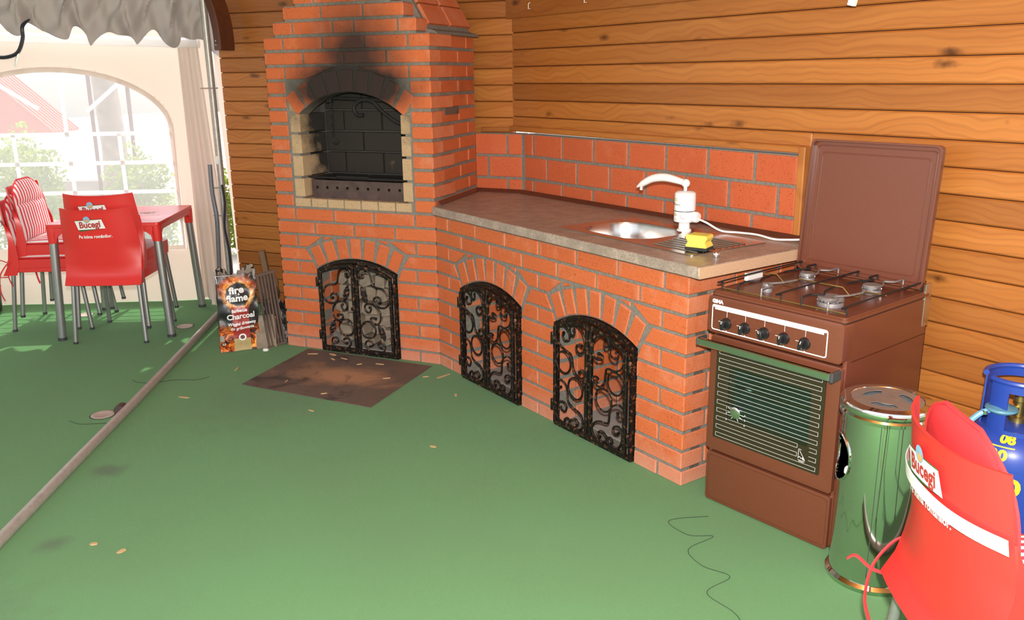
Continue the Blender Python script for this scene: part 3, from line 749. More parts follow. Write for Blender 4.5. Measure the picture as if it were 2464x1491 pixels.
MB().tube(spline([(-.69, .16, 1.165), (-.69, .16, 1.145), (-.675, .16, 1.13), (-.66, .16, 1.145), (-.668, .16, 1.16)], 4), .005, 6).build('hook', 'blackiron', hk, smooth=True)
# rusty damper plate on the side, doors
dp = MB().box(.16, .35, -.006, .01, 1.285, 1.322).build('damper_plate', 'rust', BB, rz=SIDE_A); dp['label'] = 'small rusty damper plate set in the side'
iron_doors(BB, XD, KA)
# cavity lining and firewood behind the doors
cav = MB().box(XD-.26, XD+.26, .485, .50, 0, .56).box(XD-.262, XD-.25, .10, .49, 0, .56).box(XD+.25, XD+.262, .10, .49, 0, .56).box(XD-.26, XD+.26, .09, .49, -.002, .006)
cav.build('cavity_lining', 'concrete', BB)
for k in range(1, 8):
    x = .116+(.0 if k % 2 else .12)
    if x > .12: brick(BB, (XD-HALF, 0, 0), R(90), .116, 0, bot(k), .115, top(k)-bot(k), .01)
    for w in (.235, .115):
        if x+w < .5: brick(BB, (XD-HALF, 0, 0), R(90), x, 0, bot(k), w, top(k)-bot(k), .01)
        x += w+.01
rl = random.Random(3)
zz = .008; rr_ = 0
while zz < .44:
    hgt = rl.uniform(.055, .085); x = XD-.235
    while x < XD+.19:
        w = rl.uniform(.06, .12)
        if x+w > XD+.243: w = XD+.243-x
        if w < .035: break
        n = rl.choice((4, 5, 5)); lim = ZC+math.sqrt((RI-.01)**2-min(.24, max(abs(x-XD), abs(x+w-XD)))**2)-.02
        h2 = min(hgt, lim-zz)
        if h2 > .03:
            j = lambda s: rl.uniform(0, s)
            if n == 4: poly = [(j(.008), j(.004)), (w-j(.008), j(.004)), (w-j(.006), h2-j(.016)), (j(.012), h2-j(.004))]
            else: poly = [(j(.006), h2*.2), (w*.3+j(.02), 0), (w-j(.006), h2*.12+j(.02)), (w*.92-j(.02), h2-j(.004)), (w*.1+j(.02), h2-j(.008))]
            o = MB().prism([(a, b) for a, b in poly], 0, .26+j(.06)).build('firewood_log', 'log', None, (x, .10+rl.uniform(0, .07), zz), bevel=.002)
            o.rotation_euler[2] = R(rl.uniform(-.8, .8))
            tag(o, 'split firewood log piled behind the barbecue iron doors', 'firewood', 'firewood in the barbecue store')
        x += w+.003
    zz += hgt*.965; rr_ += 1

# ------------------------------------------------------------ counter
CN = thing('brick_counter', 'low orange brick counter with two arched iron-door bays', 'counter', (0, 0, 0), -TH)
X1, X2, CL = .491, 1.2475, 1.748
pier(CN, .002, X1-HALF, None, X1); pier(CN, X1+HALF, X2-HALF, X1, X2); pier(CN, X2+HALF, CL, X2, None)
voussoirs(CN, X1); voussoirs(CN, X2)
row(CN, 10, [.241]*7, .002); row(CN, 11, [.114]+[.2413]*6+[.114], .002, corner=True)
for k in range(1, 12):
    x = .122 if k % 2 == 0 else .248
    for w in ((.236, .19) if k % 2 == 0 else (.236, .09)):
        brick(CN, (CL, 0, 0), R(90), x, 0, bot(k), w, top(k)-bot(k)); x += w+.01
mo = MB(); i_ = .0055
mo.slab([(.002, 0), (CL-i_, 0), (CL-i_, .803), (.002, .803)], [arch_hole(X1, .002), arch_hole(X2, .002)], i_, .10)
mo.box(CL-.10, CL-i_, .05, .60, 0, .803).box(.10, CL, .56, .60, 0, .80).box(.05, CL-.05, .06, .58, .64, .69)
mo.build('mortar', 'mortar', CN)
for xc in (X1, X2):
    iron_doors(CN, xc, KB)
    MB().box(xc-.30, xc+.34, .09, .57, -.002, .008).build('cavity_floor', 'concrete', CN)
    MB().box(xc-.275, xc-.256, .10, .56, 0, .64).box(xc+.33, xc+.36, .10, .56, 0, .64).box(xc-.27, xc+.35, .545, .562, 0, .64).build('cavity_lining', 'mortar', CN)
    for k in range(1, 9):
        h = top(k)-bot(k)
        x = .118
        for w in ((.235, .18) if k % 2 else (.115, .235, .06)):
            brick(CN, (xc-HALF-.002, 0, 0), R(90), x, 0, bot(k), w, h, .01); x += w+.01
        x = xc-.25
        for w in ((.235, .235, .09) if k % 2 else (.115, .235, .21)):
            brick(CN, (0, 0, 0), 0, x, .535, bot(k), w, h, .02); x += w+.01
# ------------------------------------------------------------ splashback
T3 = Vector((.241, .584, 0)); SB = D_(SIDE_A)*.602
BS = thing('brick_splashback', 'flat red brick splashback of large bricks above the worktop', 'splashback')
rows = [(.851, .920), (.931, 1.043), (1.054, 1.166)]
dl = (T3-SB).length; a1 = math.atan2(T3.y-SB.y, T3.x-SB.x)
for r_, (a, b) in enumerate(rows):
    for (x, w) in (((0, .195), (.205, dl-.207)) if r_ != 1 else ((0, .075), (.085, dl-.087))):
        brick(BS, SB+Vector((0, 0, 0)), a1, x, 0, a+.001, w-.003, b-a-.003, .085, 'brickflat')
L = 1.672+.117; s0 = T3.dot(DC)
for r_, (a, b) in enumerate(rows):
    ws = [.078]+[.238]*6+[.20] if r_ != 1 else [.20]+[.238]*6+[.078]
    f = (L-.01*(len(ws)-1))/sum(ws); x = 0
    for i, w in enumerate(ws):
        brick(BS, cw(s0, .635), -TH, x+.003, 0, a+.001, w*f-.005, b-a-.003, .085, 'brickflat'); x += w*f+.01
m_ = MB()
p0, p1 = cw(s0, .640), cw(s0+L-.004, .640); e = NC*.075
m_.prism([(q.x, q.y) for q in (p0, p1, p1+e, p0+e)], .845, 1.168, 'xy')
p0, p1 = SB+Vector((0, .006, 0)), T3+Vector((0, .006, 0)); e = Vector((.0, .075, 0))
m_.prism([(q.x, q.y) for q in (p0, p1, p1+e, p0+e)], .845, 1.168, 'xy')
m_.build('mortar', 'mortar', BS)

# ------------------------------------------------------------ worktop, sink, tap
WE = 1.822
wpts = [Vector((0.0, -.031, 0)), cw(WE, -.033), cw(WE, .632), T3, SB+Vector((.004, 0, 0)), Vector((.004, 0, 0))]
loc = lambda v: (v.dot(DC), v.dot(NC))
BO = rrect(.955, 1.355, .125, .435, .12, 6)
WK = thing('worktop', 'beige stone-look laminate worktop with a bare chipboard end', 'worktop', (0, 0, 0), -TH)
MB().slab([loc(v) for v in wpts], [rrect(.945, 1.365, .115, .445, .12, 6)[::-1]], .804, ZT, 'xy').build('slab', 'worktop', WK, bevel=.003)
MB().box(WE, WE+.002, -.030, .630, .8045, ZT-.001).build('end_edge', 'chipboard', WK)['label'] = 'bare chipboard edge'
def strip(a, b, d):
    a = Vector(loc(a)); b = Vector(loc(b)); u = (b-a).normalized(); w = Vector((-u.y, u.x))*d
    pr = [(0, 0), (.020, 0), (.019, .004), (.004, .020), (0, .020)]
    vs = [(p.x-w.x*q[0], p.y-w.y*q[0], ZT+q[1]) for p in (a, b) for q in pr]
    return MB().add(vs, [(0, 1, 6, 5), (1, 2, 7, 6), (2, 3, 8, 7), (3, 4, 9, 8), (4, 0, 5, 9), (0, 4, 3, 2, 1), (5, 6, 7, 8, 9)])
strip(Vector((.006, .02, 0)), SB+Vector((.004, -.004, 0)), 1).build('sealing_strip', 'brownstrip', WK)
strip(SB+Vector((.004, -.002, 0)), T3+Vector((0, -.002, 0)), 1).build('sealing_strip', 'brownstrip', WK)
strip(T3-NC*.002, cw(WE, .633), 1).build('sealing_strip', 'brownstrip', WK)
SK = thing('sink', 'stainless steel inset sink with round-cornered bowl and ribbed drainer', 'sink', (0, 0, 0), -TH)
MB().slab(rrect(.90, 1.676, .085, .50, .018, 3), [BO[::-1]], ZT+.0005, ZT+.004, 'xy').build('rim_plate', 'steel', SK, bevel=.001)
mb = MB(); rings = []
for t, ins in ((0, 0), (.01, .004), (.06, .010), (.11, .018), (.135, .04), (.145, .08), (.147, .14)):
    rg = rrect(.955+ins, 1.355-ins, .125+ins, .435-ins, max(.01, .12-ins*.8), 6); rings.append([(x, y, ZT+.003-t) for x, y in rg])
n = len(rings[0]); mb.add([v for r_ in rings for v in r_], [(i*n+k, i*n+(k+1) % n, (i+1)*n+(k+1) % n, (i+1)*n+k) for i in range(len(rings)-1) for k in range(n)]+[tuple((len(rings)-1)*n+k for k in range(n))])
mb.build('bowl', 'steel', SK, smooth=True)
for i in range(9):
    y = .135+i*.032; x0 = 1.40+max(0, (4-i))*.006
    MB().tube([(x0+.01, y, ZT+.004), (1.655, y, ZT+.004)], .0042, 6, flat=.7).build('drainer_rib', 'steel', SK, smooth=True)
MB().lathe([(.018, 0), (.018, .004), (.012, .005)], 16, 1.155, .28, ZT-.143).build('drain', 'chrome', SK, smooth=True)
FZ = ZT+.004
TP = thing('instant_water_heater_tap', 'white plastic heating tap with curved spout on the sink', 'tap', cw(1.30, .433, FZ), R(-22))
MB().lathe([(.030, 0), (.030, .006), (.024, .009), (.0225, .034), (.030, .036), (.043, .040), (.044, .046), (.044, .0825)], 28).build('lower_body', 'white', TP, smooth=True)
MB().lathe([(.0445, .0825), (.0445, .0855)], 28).build('seam_ring', 'black', TP)
MB().lathe([(.044, .0855), (.0435, .15), (.041, .158), (.033, .163), (.012, .165)], 28).build('upper_body', 'white', TP, smooth=True)
MB().lathe([(.012, .163), (.012, .182)], 16).build('collar', 'chrome', TP, smooth=True)
MB().sphere((0, 0, .195), .0175, 18, 12).build('swivel_ball', 'white', TP, smooth=True)
spt = spline([(0, 0, .195), (-.045, 0, .204), (-.105, 0, .211), (-.165, 0, .202), (-.215, 0, .178), (-.246, 0, .160)], 6)
MB().tube(spt, [.0135+(.004 if 4 < i < 24 else 0)*math.sin(math.pi*(i-4)/20 if 4 < i < 24 else 0)-(.0105*((i-24)/6) if i > 24 else 0) for i in range(len(spt))], 12).build('spout', 'white', TP, smooth=True)
MB().lathe([(.010, 0), (.010, .014), (.008, .016)], 12, -.222, 0, .150).build('aerator', 'chrome', TP, smooth=True)
kb = MB().lathe([(.021, 0), (.0225, .004), (.0225, .028), (.018, .034), (.008, .035)], 20).xf(Matrix.Rotation(R(90), 4, 'Y')).build('control_knob', 'white', TP, (.036, -.004, .062), smooth=True)
MB().sphere((.018, -.036, .066), .014, 12, 8).build('side_button', 'white', TP, smooth=True)
cyl = lambda zc, a0=-95, rr=.0446: (lambda u, v: (rr*math.cos(R(a0)+u/rr), rr*math.sin(R(a0)+u/rr), zc+v))
for zc, col in ((.128, 'yellowpaint'), (.067, 'logoTan')):
    f = cyl(zc, -118)
    MB().grid(lambda s, t: f((s-.5)*.036, -.005*math.sin(math.pi*s)*(1-t)+.003), 10, 1).build('print_mark', col, TP)
    MB().grid(lambda s, t: f((s-.5)*.022-.004, .006+.002*t), 8, 1).build('print_line', 'concrete', TP)
text('delimano', .013, 'black', TP, cyl(.112, -112))
f = cyl(.050, -112); MB().grid(lambda s, t: f((s-.5)*.022, .001*t), 8, 1).build('print_line', 'concrete', TP)
def cpath(pts): return spline([TP.matrix_basis.inverted() @ cw(*p) for p in pts], 6)
bpy.context.view_layer.update()
Mi = TP.matrix_world.inverted()
MB().tube(spline([Mi @ v for v in (cw(1.33, .435, .913), cw(1.40, .45, .895), cw(1.44, .50, .860), cw(1.50, .535, .857), cw(1.58, .55, .858), cw(1.66, .555, .851), cw(1.72, .575, .855), cw(1.80, .61, .862), cw(1.845, .62, .85))], 6), .0042, 8).build('power_cord', 'white', TP, smooth=True)
SP = thing('kitchen_sponge', 'yellow grip sponge with black scouring base on the drainer', 'sponge', cw(1.628, .172, ZT+.0085), R(-12))
prof = [(-.05, .010), (.05, .010), (.05, .019), (.041, .025), (.041, .033), (.05, .041), (.05, .052), (.045, .056), (-.045, .056), (-.05, .052), (-.05, .041), (-.041, .033), (-.041, .025), (-.05, .019)]
MB().prism([(x*.82, z) for x, z in prof], -.033, .033).build('foam', 'yellow', SP, bevel=.003)
MB().box(-.042, .042, -.034, .034, 0, .0105).build('scouring_pad', 'scrub', SP, bevel=.001)
cp = MB().lathe([(.012, 0), (.0125, .001), (.0125, .016), (.0115, .018), (.007, .018), (.007, .014), (.002, .014)], 20).build('metal_cap', 'chrome', None, cw(1.742, .138, ZT), smooth=True)
tag(cp, 'small round chrome cap standing near the worktop corner', 'cap')

# ------------------------------------------------------------ wall fittings
for s, z in ((-.056, 1.812), (.399, 1.812)):
    o = MB().tube([(0, .008, .028), (0, -.004, .027), (0, -.008, .02), (0, -.008, .0), (.002, -.012, -.003), (.022, -.014, -.004)], .0018, 6).build('wall_hook', 'white', None, cw(s, WALLD-.026, z), -TH, smooth=True)
    tag(o, 'small white screw hook in the dark upper wall board', 'hook', 'hooks on the upper board')
o = MB().box(-.013, .013, -.010, .010, 0, .30).build('cable_duct', 'white', None, cw(1.905, WALLD-.10, 1.692), -TH, bevel=.002); o.rotation_euler[1] = R(14)
tag(o, 'white plastic strip hanging high in front of the plank wall', 'strip')

# ------------------------------------------------------------ cooker
CO = thing('gas_cooker', 'brown enamel gas cooker with raised lid and black knobs', 'cooker', (1.583, -.978, 0), R(-27.7))
CWD, CDP = .487, .50
bd = MB().box(0, .014, .004, CDP, .012, .752).box(CWD-.014, CWD, .004, CDP, .012, .752).box(0, CWD, CDP-.012, CDP, .012, .752).box(0, CWD, .004, CDP, .012, .02).box(0, CWD, .03, CDP, .19, .2).box(0, CWD, .03, CDP, .622, .632)
bd.build('body', 'enamel', CO, bevel=.003)
dw = MB().slab(rrect(.004, CWD-.004, .006, .190, .012, 4), [], -.010, .02).build('drawer', 'enamel', CO, bevel=.006, seg=2, smooth=True)
MB().slab(rrect(.012, CWD-.012, .016, .180, .012, 4), [rrect(.0135, CWD-.0135, .0175, .1785, .012, 4)], -.0106, -.0098).build('seam', 'brownstrip', dw)
dr = MB().slab(rrect(.002, CWD-.002, .202, .618, .012, 4), [rrect(.085, .395, .335, .522, .006, 3)], -.014, .02).build('oven_door', 'enamel', CO, bevel=.005, seg=2, smooth=True)
MB().slab(rrect(.030, .440, .252, .590, .004, 2), [rrect(.085, .395, .335, .522, .006, 3)], -.018, -.0135).build('glass_panel', 'ovenglass', dr)
MB().box(.085, .395, -.0172, -.0150, .335, .522).build('oven_window', 'ovenpane', dr)
MB().box(.03, .455, .03, .035, .22, .61).box(.03, .455, .03, .45, .22, .225).box(.03, .455, .445, .45, .22, .61).box(.03, .035, .03, .45, .22, .61).box(.45, .455, .03, .45, .22, .61).build('oven_cavity', 'ovenin', CO) if False else \
    MB().box(.03, .455, .445, .45, .22, .61).box(.03, .455, .03, .45, .22, .225).box(.03, .035, .03, .45, .22, .61).box(.45, .455, .03, .45, .22, .61).box(.03, .455, .03, .45, .605, .61).build('oven_cavity', 'ovenin', CO)
rk = MB()
for i in range(12): rk.tube([(.04+i*.0375, .05, .43), (.04+i*.0375, .43, .43)], .003, 5)
rk.tube([(.035, .05, .43), (.452, .05, .43)], .004, 6).build('oven_rack', 'chrome', CO)
st = MB(); y0, y1 = -.0188, -.0178; t = .00055
for i in range(11):
    za = .572-i*.0298; zb = za-.0135; xl, xr = .042, .428
    xr_ = xr if i not in (8, 9) else .36
    st.box(xl, xr_, y0, y1, za-t, za+t).box(xl, xr_, y0, y1, zb-t, zb+t).box(xl-t, xl+t, y0, y1, zb, za).box(xr_-t, xr_+t, y0, y1, zb, za)
    if i in (8, 9): st.box(.402, xr, y0, y1, za-t, za+t).box(.402, xr, y0, y1, zb-t, zb+t).box(xr-t, xr+t, y0, y1, zb, za)
st.build('stripe_print', plain('grey_print', (.55, .56, .55), .5), dr)
MB().lathe([(.020, 0), (.020, .004), (.016, .006), (.004, .006)], 20).xf(Matrix.Rotation(R(90), 4, 'X')).build('thermometer_dial', 'chrome', dr, (.120, -.018, .366), smooth=True)
dm = MB()
for a in (160, 195, 240, 290, 325, 352): dm.tube([(.120+.020*math.cos(R(a)), -.0186, .366+.020*math.sin(R(a))), (.120+.034*math.cos(R(a)), -.0186, .366+.030*math.sin(R(a)))], .0008, 4)
dm.build('dial_marks', 'whitepaint', dr)
for i, (x, z) in enumerate(((.083, .374), (.083, .355), (.083, .332), (.157, .330), (.158, .349), (.158, .366))):
    text(str(i+1), .010, 'whitepaint', dr, lambda u, v, x=x, z=z: (x+u, -.0190, z+v))
mk = MB()
for a_, b_ in (((.366, .318), (.366, .286)), ((.366, .318), (.376, .318)), ((.370, .314), (.390, .286)), ((.366, .288), (.371, .294)), ((.371, .294), (.376, .288)), ((.376, .288), (.382, .293))): mk.tube([(a_[0], -.0186, a_[1]), (b_[0], -.0186, b_[1])], .0007, 4)
mk.add([(.380, -.0188, .292), (.382, -.0188, .286), (.391, -.0188, .285), (.385, -.0188, .293)], [(0, 1, 2, 3)]).box(.366, .390, -.0188, -.0180, .2805, .2815).box(.369, .387, -.0188, -.0180, .2770, .2780).build('maker_mark', 'whitepaint', dr)
hd = MB().box(-.020, CWD-.012, -.062, -.046, .583, .609).build('handle', 'handle', dr, bevel=.003); hd['label'] = 'polished aluminium handle bar'
MB().box(-.026, -.018, -.064, -.010, .581, .611).build('end_cap', 'darkgrey', hd, bevel=.003)
MB().box(CWD-.014, CWD-.002, -.064, -.010, .579, .612).build('end_cap', 'darkgrey', hd, bevel=.004)
pn = MB().slab(rrect(-.008, CWD+.001, .630, .757, .014, 4), [], -.026, .03).build('control_panel', 'enamel', CO, bevel=.008, seg=2, smooth=True)
MB().slab(rrect(.008, .438, .640, .728, .008, 3), [rrect(.0115, .4345, .6435, .7245, .006, 3)], -.0266, -.0258).box(.020, .424, -.0266, -.0258, .7115, .7175).box(.014, .432, -.0266, -.0258, .7185, .7255).build('panel_print', 'whitepaint', pn)
text('GiNA', .017, 'whitepaint', pn, lambda u, v: (.008+u*1.05, -.0266, .739+v), bold=.0012, align='LEFT', shear=0)
pm = MB()
for i in range(5):
    x = .069+i*.0735
    pm.box(x-.0006, x+.0006, -.0266, -.0258, .692, .712).box(x-.033, x-.022, -.0266, -.0258, .672, .6735)
    pm.box(x-.0015, x+.0015, -.0266, -.0258, .6412, .646)
    kn = MB().lathe([(.0195, 0), (.0195, .006), (.016, .010), (.0155, .013)], 20).xf(Matrix.Rotation(R(90), 4, 'X')).build('knob', 'black', pn, (x, -.026, .670), smooth=True)
    gr = MB().slab([(.008*math.cos(R(a))*(.9), .0175*math.sin(R(a))) for a in range(0, 360, 24)], [], -.030, -.010).build('knob_grip', 'black', kn, bevel=.003, smooth=True)
    gr.rotation_euler[1] = R((0, 6, -18, 4, 16)[i])
    MB().box(-.0011, .0011, -.0306, -.029, .004, .014).build('knob_mark', 'whitepaint', gr)
pm.build('panel_marks', 'whitepaint', pn)
MB().box(.02, .026, -.02, -.01, .757, .764).build('spark_button', 'white', pn, bevel=.001)
hb = MB().slab(rrect(-.003, CWD+.003, -.022, CDP, .016, 4), [], .758, .768, 'xy').build('hob_plate', 'enamel', CO, bevel=.003)
MB().slab(rrect(.0, CWD, -.018, CDP-.004, .016, 4), [rrect(.022, CWD-.022, .006, CDP-.03, .03, 4)[::-1]], .767, .774, 'xy').build('hob_rim', 'enamel', hb, bevel=.003)
MB().slab(rrect(-.001, CWD+.001, -.020, CDP, .016, 4), [], .7545, .759, 'xy').build('hob_seal', 'black', hb)
for bx, by, br_ in ((.360, .105, .040), (.365, .345, .030), (.125, .345, .026), (.125, .110, .017)):
    b_ = MB().lathe([(br_, .768), (br_*1.03, .775), (br_*.95, .781), (br_*.80, .782), (br_*.80, .786), (br_*.98, .787), (br_*1.0, .794), (br_*.9, .798), (.002, .799)], 24, bx, by).build('burner', 'burner', CO, smooth=True)
    cg = MB()
    for i in range(int(br_*520)):
        a = 2*math.pi*i/int(br_*520); cg.box(-.0012, .0012, -.002, .002, 0, .005); 
        cg.xf(Matrix.Translation((bx+br_*.985*math.cos(a), by+br_*.985*math.sin(a), .7835)) @ Matrix.Rotation(a, 4, 'Z'), len(cg.v)-8)
    cg.build('burner_teeth', 'steel', b_)
GZ0, GZ1 = .778, .802
gr = thing('x', '', ''); bpy.data.objects.remove(gr)
ga = MB().tube([(.018, .012, GZ0), (CWD-.018, .012, GZ0)], .0028, 6).tube([(.018, CDP-.03, GZ0), (CWD-.018, CDP-.03, GZ0)], .0028, 6).build('pan_support', 'brass', CO, smooth=True)
for x in (.018, .243, CWD-.018):
    MB().tube(spline([(x, .012, GZ0-.003), (x, .012, GZ1-.006), (x, .018, GZ1), (x, CDP-.036, GZ1), (x, CDP-.03, GZ1-.006), (x, CDP-.03, GZ0-.003)], 3), .0030, 6).build('side_bar', 'blackiron', ga, smooth=True)
MB().tube([(.018, .243, GZ1-.008), (.07, .243, GZ1-.004), (.10, .243, GZ0-.004), (.13, .243, GZ0-.004), (.16, .243, GZ1-.006), (.32, .243, GZ1-.006), (.345, .243, GZ0-.004), (.375, .243, GZ0-.004), (.40, .243, GZ1-.006), (CWD-.018, .243, GZ1-.006)], .0028, 6).build('cross_bar', 'brass', ga, smooth=True)
for bx in (.125, .362):
    for sy, yy in ((1, .012), (-1, CDP-.03)):
        for sx in (-1, 1):
            x = bx+sx*.045
            MB().tube(spline([(x, yy, GZ0-.003), (x, yy, GZ1-.006), (x, yy+sy*.006, GZ1), (x, yy+sy*.055, GZ1), (bx+sx*.018, yy+sy*.075, GZ1), (bx+sx*.028, yy+sy*.10, GZ1), (bx+sx*.042, yy+sy*.13, GZ1), (bx+sx*.05, yy+sy*.19, GZ1)], 3), .0032, 6).build('finger_bar', 'burner' if sx > 0 else 'blackiron', ga, smooth=True)
# lid, raised and leaning back
LIDA = R(5)
lid = MB().slab(rrect(.006, CWD-.012, 0, .468, .018, 4), [], 0, .006).build('lid', 'enamel', CO, (0, CDP-.024, .778), bevel=.003)
lid.rotation_euler[0] = -LIDA
MB().slab(rrect(.006, CWD-.012, .0, .468, .018, 4), [rrect(.014, CWD-.020, .006, .460, .016, 4)], -.016, .001).build('lid_flange', 'enamel', lid, bevel=.003)
MB().slab(rrect(.045, CWD-.050, .035, .425, .014, 4), [rrect(.049, CWD-.054, .039, .421, .012, 4)], -.0025, .001).build('lid_ridge', 'enamel', lid, bevel=.001)
MB().slab(rrect(.026, CWD-.032, .016, .449, .014, 4), [rrect(.029, CWD-.035, .019, .446, .012, 4)], -.004, .001).build('lid_ridge', 'enamel', lid, bevel=.001)
MB().box(CWD-.006, CWD+.002, CDP-.036, CDP+.004, .655, .80).box(-.002, .004, CDP-.036, CDP+.004, .70, .80).build('hinge_bracket', 'steel', CO, bevel=.001)
for x in (.03, CWD-.03):
    for y in (.03, CDP-.04): MB().lathe([(.014, 0), (.012, .014)], 10, x, y).build('foot', 'black', CO)
wb_ = MB().box(-.045, .045, -.008, .008, 0, .028).build('plug_box', 'white', None, Vector((1.583, -.978, 0))+D_(R(-27.7))*-.022+D_(R(62.3))*.24+Vector((0, 0, .765)), R(62.3), bevel=.002)
tag(wb_, 'white plastic box wedged between the cooker hob and worktop', 'box')

# ------------------------------------------------------------ ashtray bin
BN = thing('ashtray_bin', 'polished steel pedestal bin with slotted ashtray top', 'bin', (2.137, -1.29, 0), R(0))
nb = 96; nz = 60; hb_ = .525
OA, OZ = R(196), .385
def shell(u, v):
    a = 2*math.pi*u; z = .02+v*(hb_-.02); return (.1175*math.cos(a), .1175*math.sin(a), z)
def skip(u, v):
    a = 2*math.pi*u; z = .02+v*(hb_-.02); da = (a-OA+math.pi) % (2*math.pi)-math.pi
    return (da/.50)**2+((z-OZ)/.072)**2 < 1
MB().grid(shell, nb, nz, skip).build('shell', 'mirror', BN, weld=True, smooth=True, fixn=True, solid=.0015)
pts = [(.1185*math.cos(OA+.51*math.cos(t)), .1185*math.sin(OA+.51*math.cos(t)), OZ+.0735*math.sin(t)) for t in [2*math.pi*i/40 for i in range(40)]]
MB().tube(pts, .004, 6, closed=True).build('opening_rim', 'mirror', BN, smooth=True)
MB().lathe([(.090, .03), (.090, .50)], 32).build('liner', 'black', BN, smooth=True)
MB().lathe([(.126, 0), (.128, .004), (.128, .014), (.119, .024)], 64).build('base_ring', 'mirror', BN, smooth=True)
cr = [(.119, .520), (.127, .524), (.128, .534), (.124, .540), (.127, .546), (.1275, .560), (.124, .566), (.100, .568), (.0985, .5655)]
MB().lathe(cr, 64, cap=False).build('top_rim', 'mirror', BN, smooth=True)
sl = []
for a0 in (20, 140, 260):
    p1 = [(.068*math.cos(R(a0+t)), .068*math.sin(R(a0+t))) for t in range(-36, 37, 6)]; p2 = [(.044*math.cos(R(a0+t)), .044*math.sin(R(a0+t))) for t in range(30, -31, -6)]
    sl.append(p1+p2)
MB().slab([(.098*math.cos(2*math.pi*i/48), .098*math.sin(2*math.pi*i/48)) for i in range(48)], [s[::-1] for s in sl], .564, .566, 'xy').build('ashtray_plate', plain('worn_steel', (.55, .53, .50), .42, .85, .12, 40), BN)
MB().lathe([(.096, .535), (.094, .552), (.002, .553)], 40).build('ash', 'ash', BN)
sm = MB().lathe([(.119, 0), (.1195, .5)], 4)
MB().tube([(.1182*math.cos(R(265)), .1182*math.sin(R(265)), .05), (.1182*math.cos(R(265)), .1182*math.sin(R(265)), .52)], .0012, 5).build('seam', 'darkgrey', BN)
pp = MB().sphere((0, 0, 0), .016, 7, 5).build('paper_ball', 'white', None, (2.137+.094*math.cos(OA+.2), -1.29+.094*math.sin(OA+.2), .345)); tag(pp, 'crumpled white paper in the side opening of the bin', 'paper')

# ------------------------------------------------------------ gas bottle
GB = thing('gas_bottle', 'blue gas bottle with yellow numbers beside the plank wall', 'gas bottle', (2.515, -.985, 0))
gprof = [(.10, .0), (.12, .01), (.14, .03), (.15, .06), (.15, .33), (.146, .365), (.132, .395), (.108, .418), (.075, .432), (.03, .438)]
MB().lathe(gprof, 48).build('tank', 'blue', GB, smooth=True)
def collar(u, v):
    a = R(-150)+u*R(330); z = .405+v*.175; r_ = .104-.003*v; return (r_*math.cos(a), r_*math.sin(a), z)
def cskip(u, v):
    return (.20 < v < .80 and (.10 < u < .22 or .55 < u < .85)) 
MB().grid(collar, 60, 12, cskip).build('collar', 'blue', GB, solid=.005, smooth=True, weld=True)
MB().tube([(.101*math.cos(R(-150)+i/40*R(330)), .101*math.sin(R(-150)+i/40*R(330)), .582) for i in range(41)], .009, 8).build('collar_rim', 'blue', GB, smooth=True)
MB().lathe([(.026, .436), (.026, .452), (.014, .455), (.014, .50)], 16).build('valve', 'brass', GB, smooth=True)
MB().lathe([(.016, .50), (.019, .503), (.019, .522), (.012, .528)], 14).build('valve_knob', 'brass', GB, smooth=True)
rg = thing('x', '', ''); bpy.data.objects.remove(rg)
RGp = Vector((-.055, -.055, .49))
MB().lathe([(.020, -.016), (.044, -.004), (.046, .0), (.044, .005), (.020, .012), (.014, .024), (.011, .028)], 24, *RGp).build('regulator', 'teal', GB, smooth=True)
MB().tube([RGp, (0, 0, .478)], .009, 8).build('regulator_stem', 'brass', GB, smooth=True)
MB().tube(spline([RGp+Vector((-.03, -.01, -.004)), RGp+Vector((-.062, -.018, -.022)), RGp+Vector((-.095, -.02, -.07)), RGp+Vector((-.13, -.01, -.17)), RGp+Vector((-.15, .04, -.32)), RGp+Vector((-.17, .10, -.44)), RGp+Vector((-.17, .2, -.47))], 6), .0085, 8).build('gas_hose', 'hose', GB, smooth=True)
MB().lathe([(.0105, 0), (.0105, .012)], 10, *(RGp+Vector((-.045, -.014, -.018)))).build('hose_clamp', 'steel', GB)
def tankfn(a0, arc0):
    # arc length measured from the top of the straight side upward over the shoulder
    pr = gprof[4:]; 
    def fn(u, v):
        l = max(-.2, arc0+v); 
        if l <= 0: r_, z = .15, .33+l
        else:
            for (r0, z0_), (r1, z1_) in zip(pr, pr[1:]):
                dl_ = math.hypot(r1-r0, z1_-z0_)
                if l <= dl_: r_, z = r0+(r1-r0)*l/dl_, z0_+(z1_-z0_)*l/dl_; break
                l -= dl_
            else: r_, z = pr[-1]
        a = a0+u/.125; return ((r_+.0015)*math.cos(a), (r_+.0015)*math.sin(a), z+.0008)
    return fn
GA = R(-116)
text('08', .044, 'yellowpaint', GB, tankfn(GA+.15, .094), bold=.0022)
text('20', .044, 'yellowpaint', GB, tankfn(GA+.03, .040), bold=.0022)
f = tankfn(GA+.09, .067); MB().grid(lambda s, t: f((s-.5)*.06, (t-.5)*.004), 12, 1).build('number_bar', 'yellowpaint', GB)
text('50', .075, 'yellowpaint', GB, tankfn(GA+.22, -.055), bold=.0025)

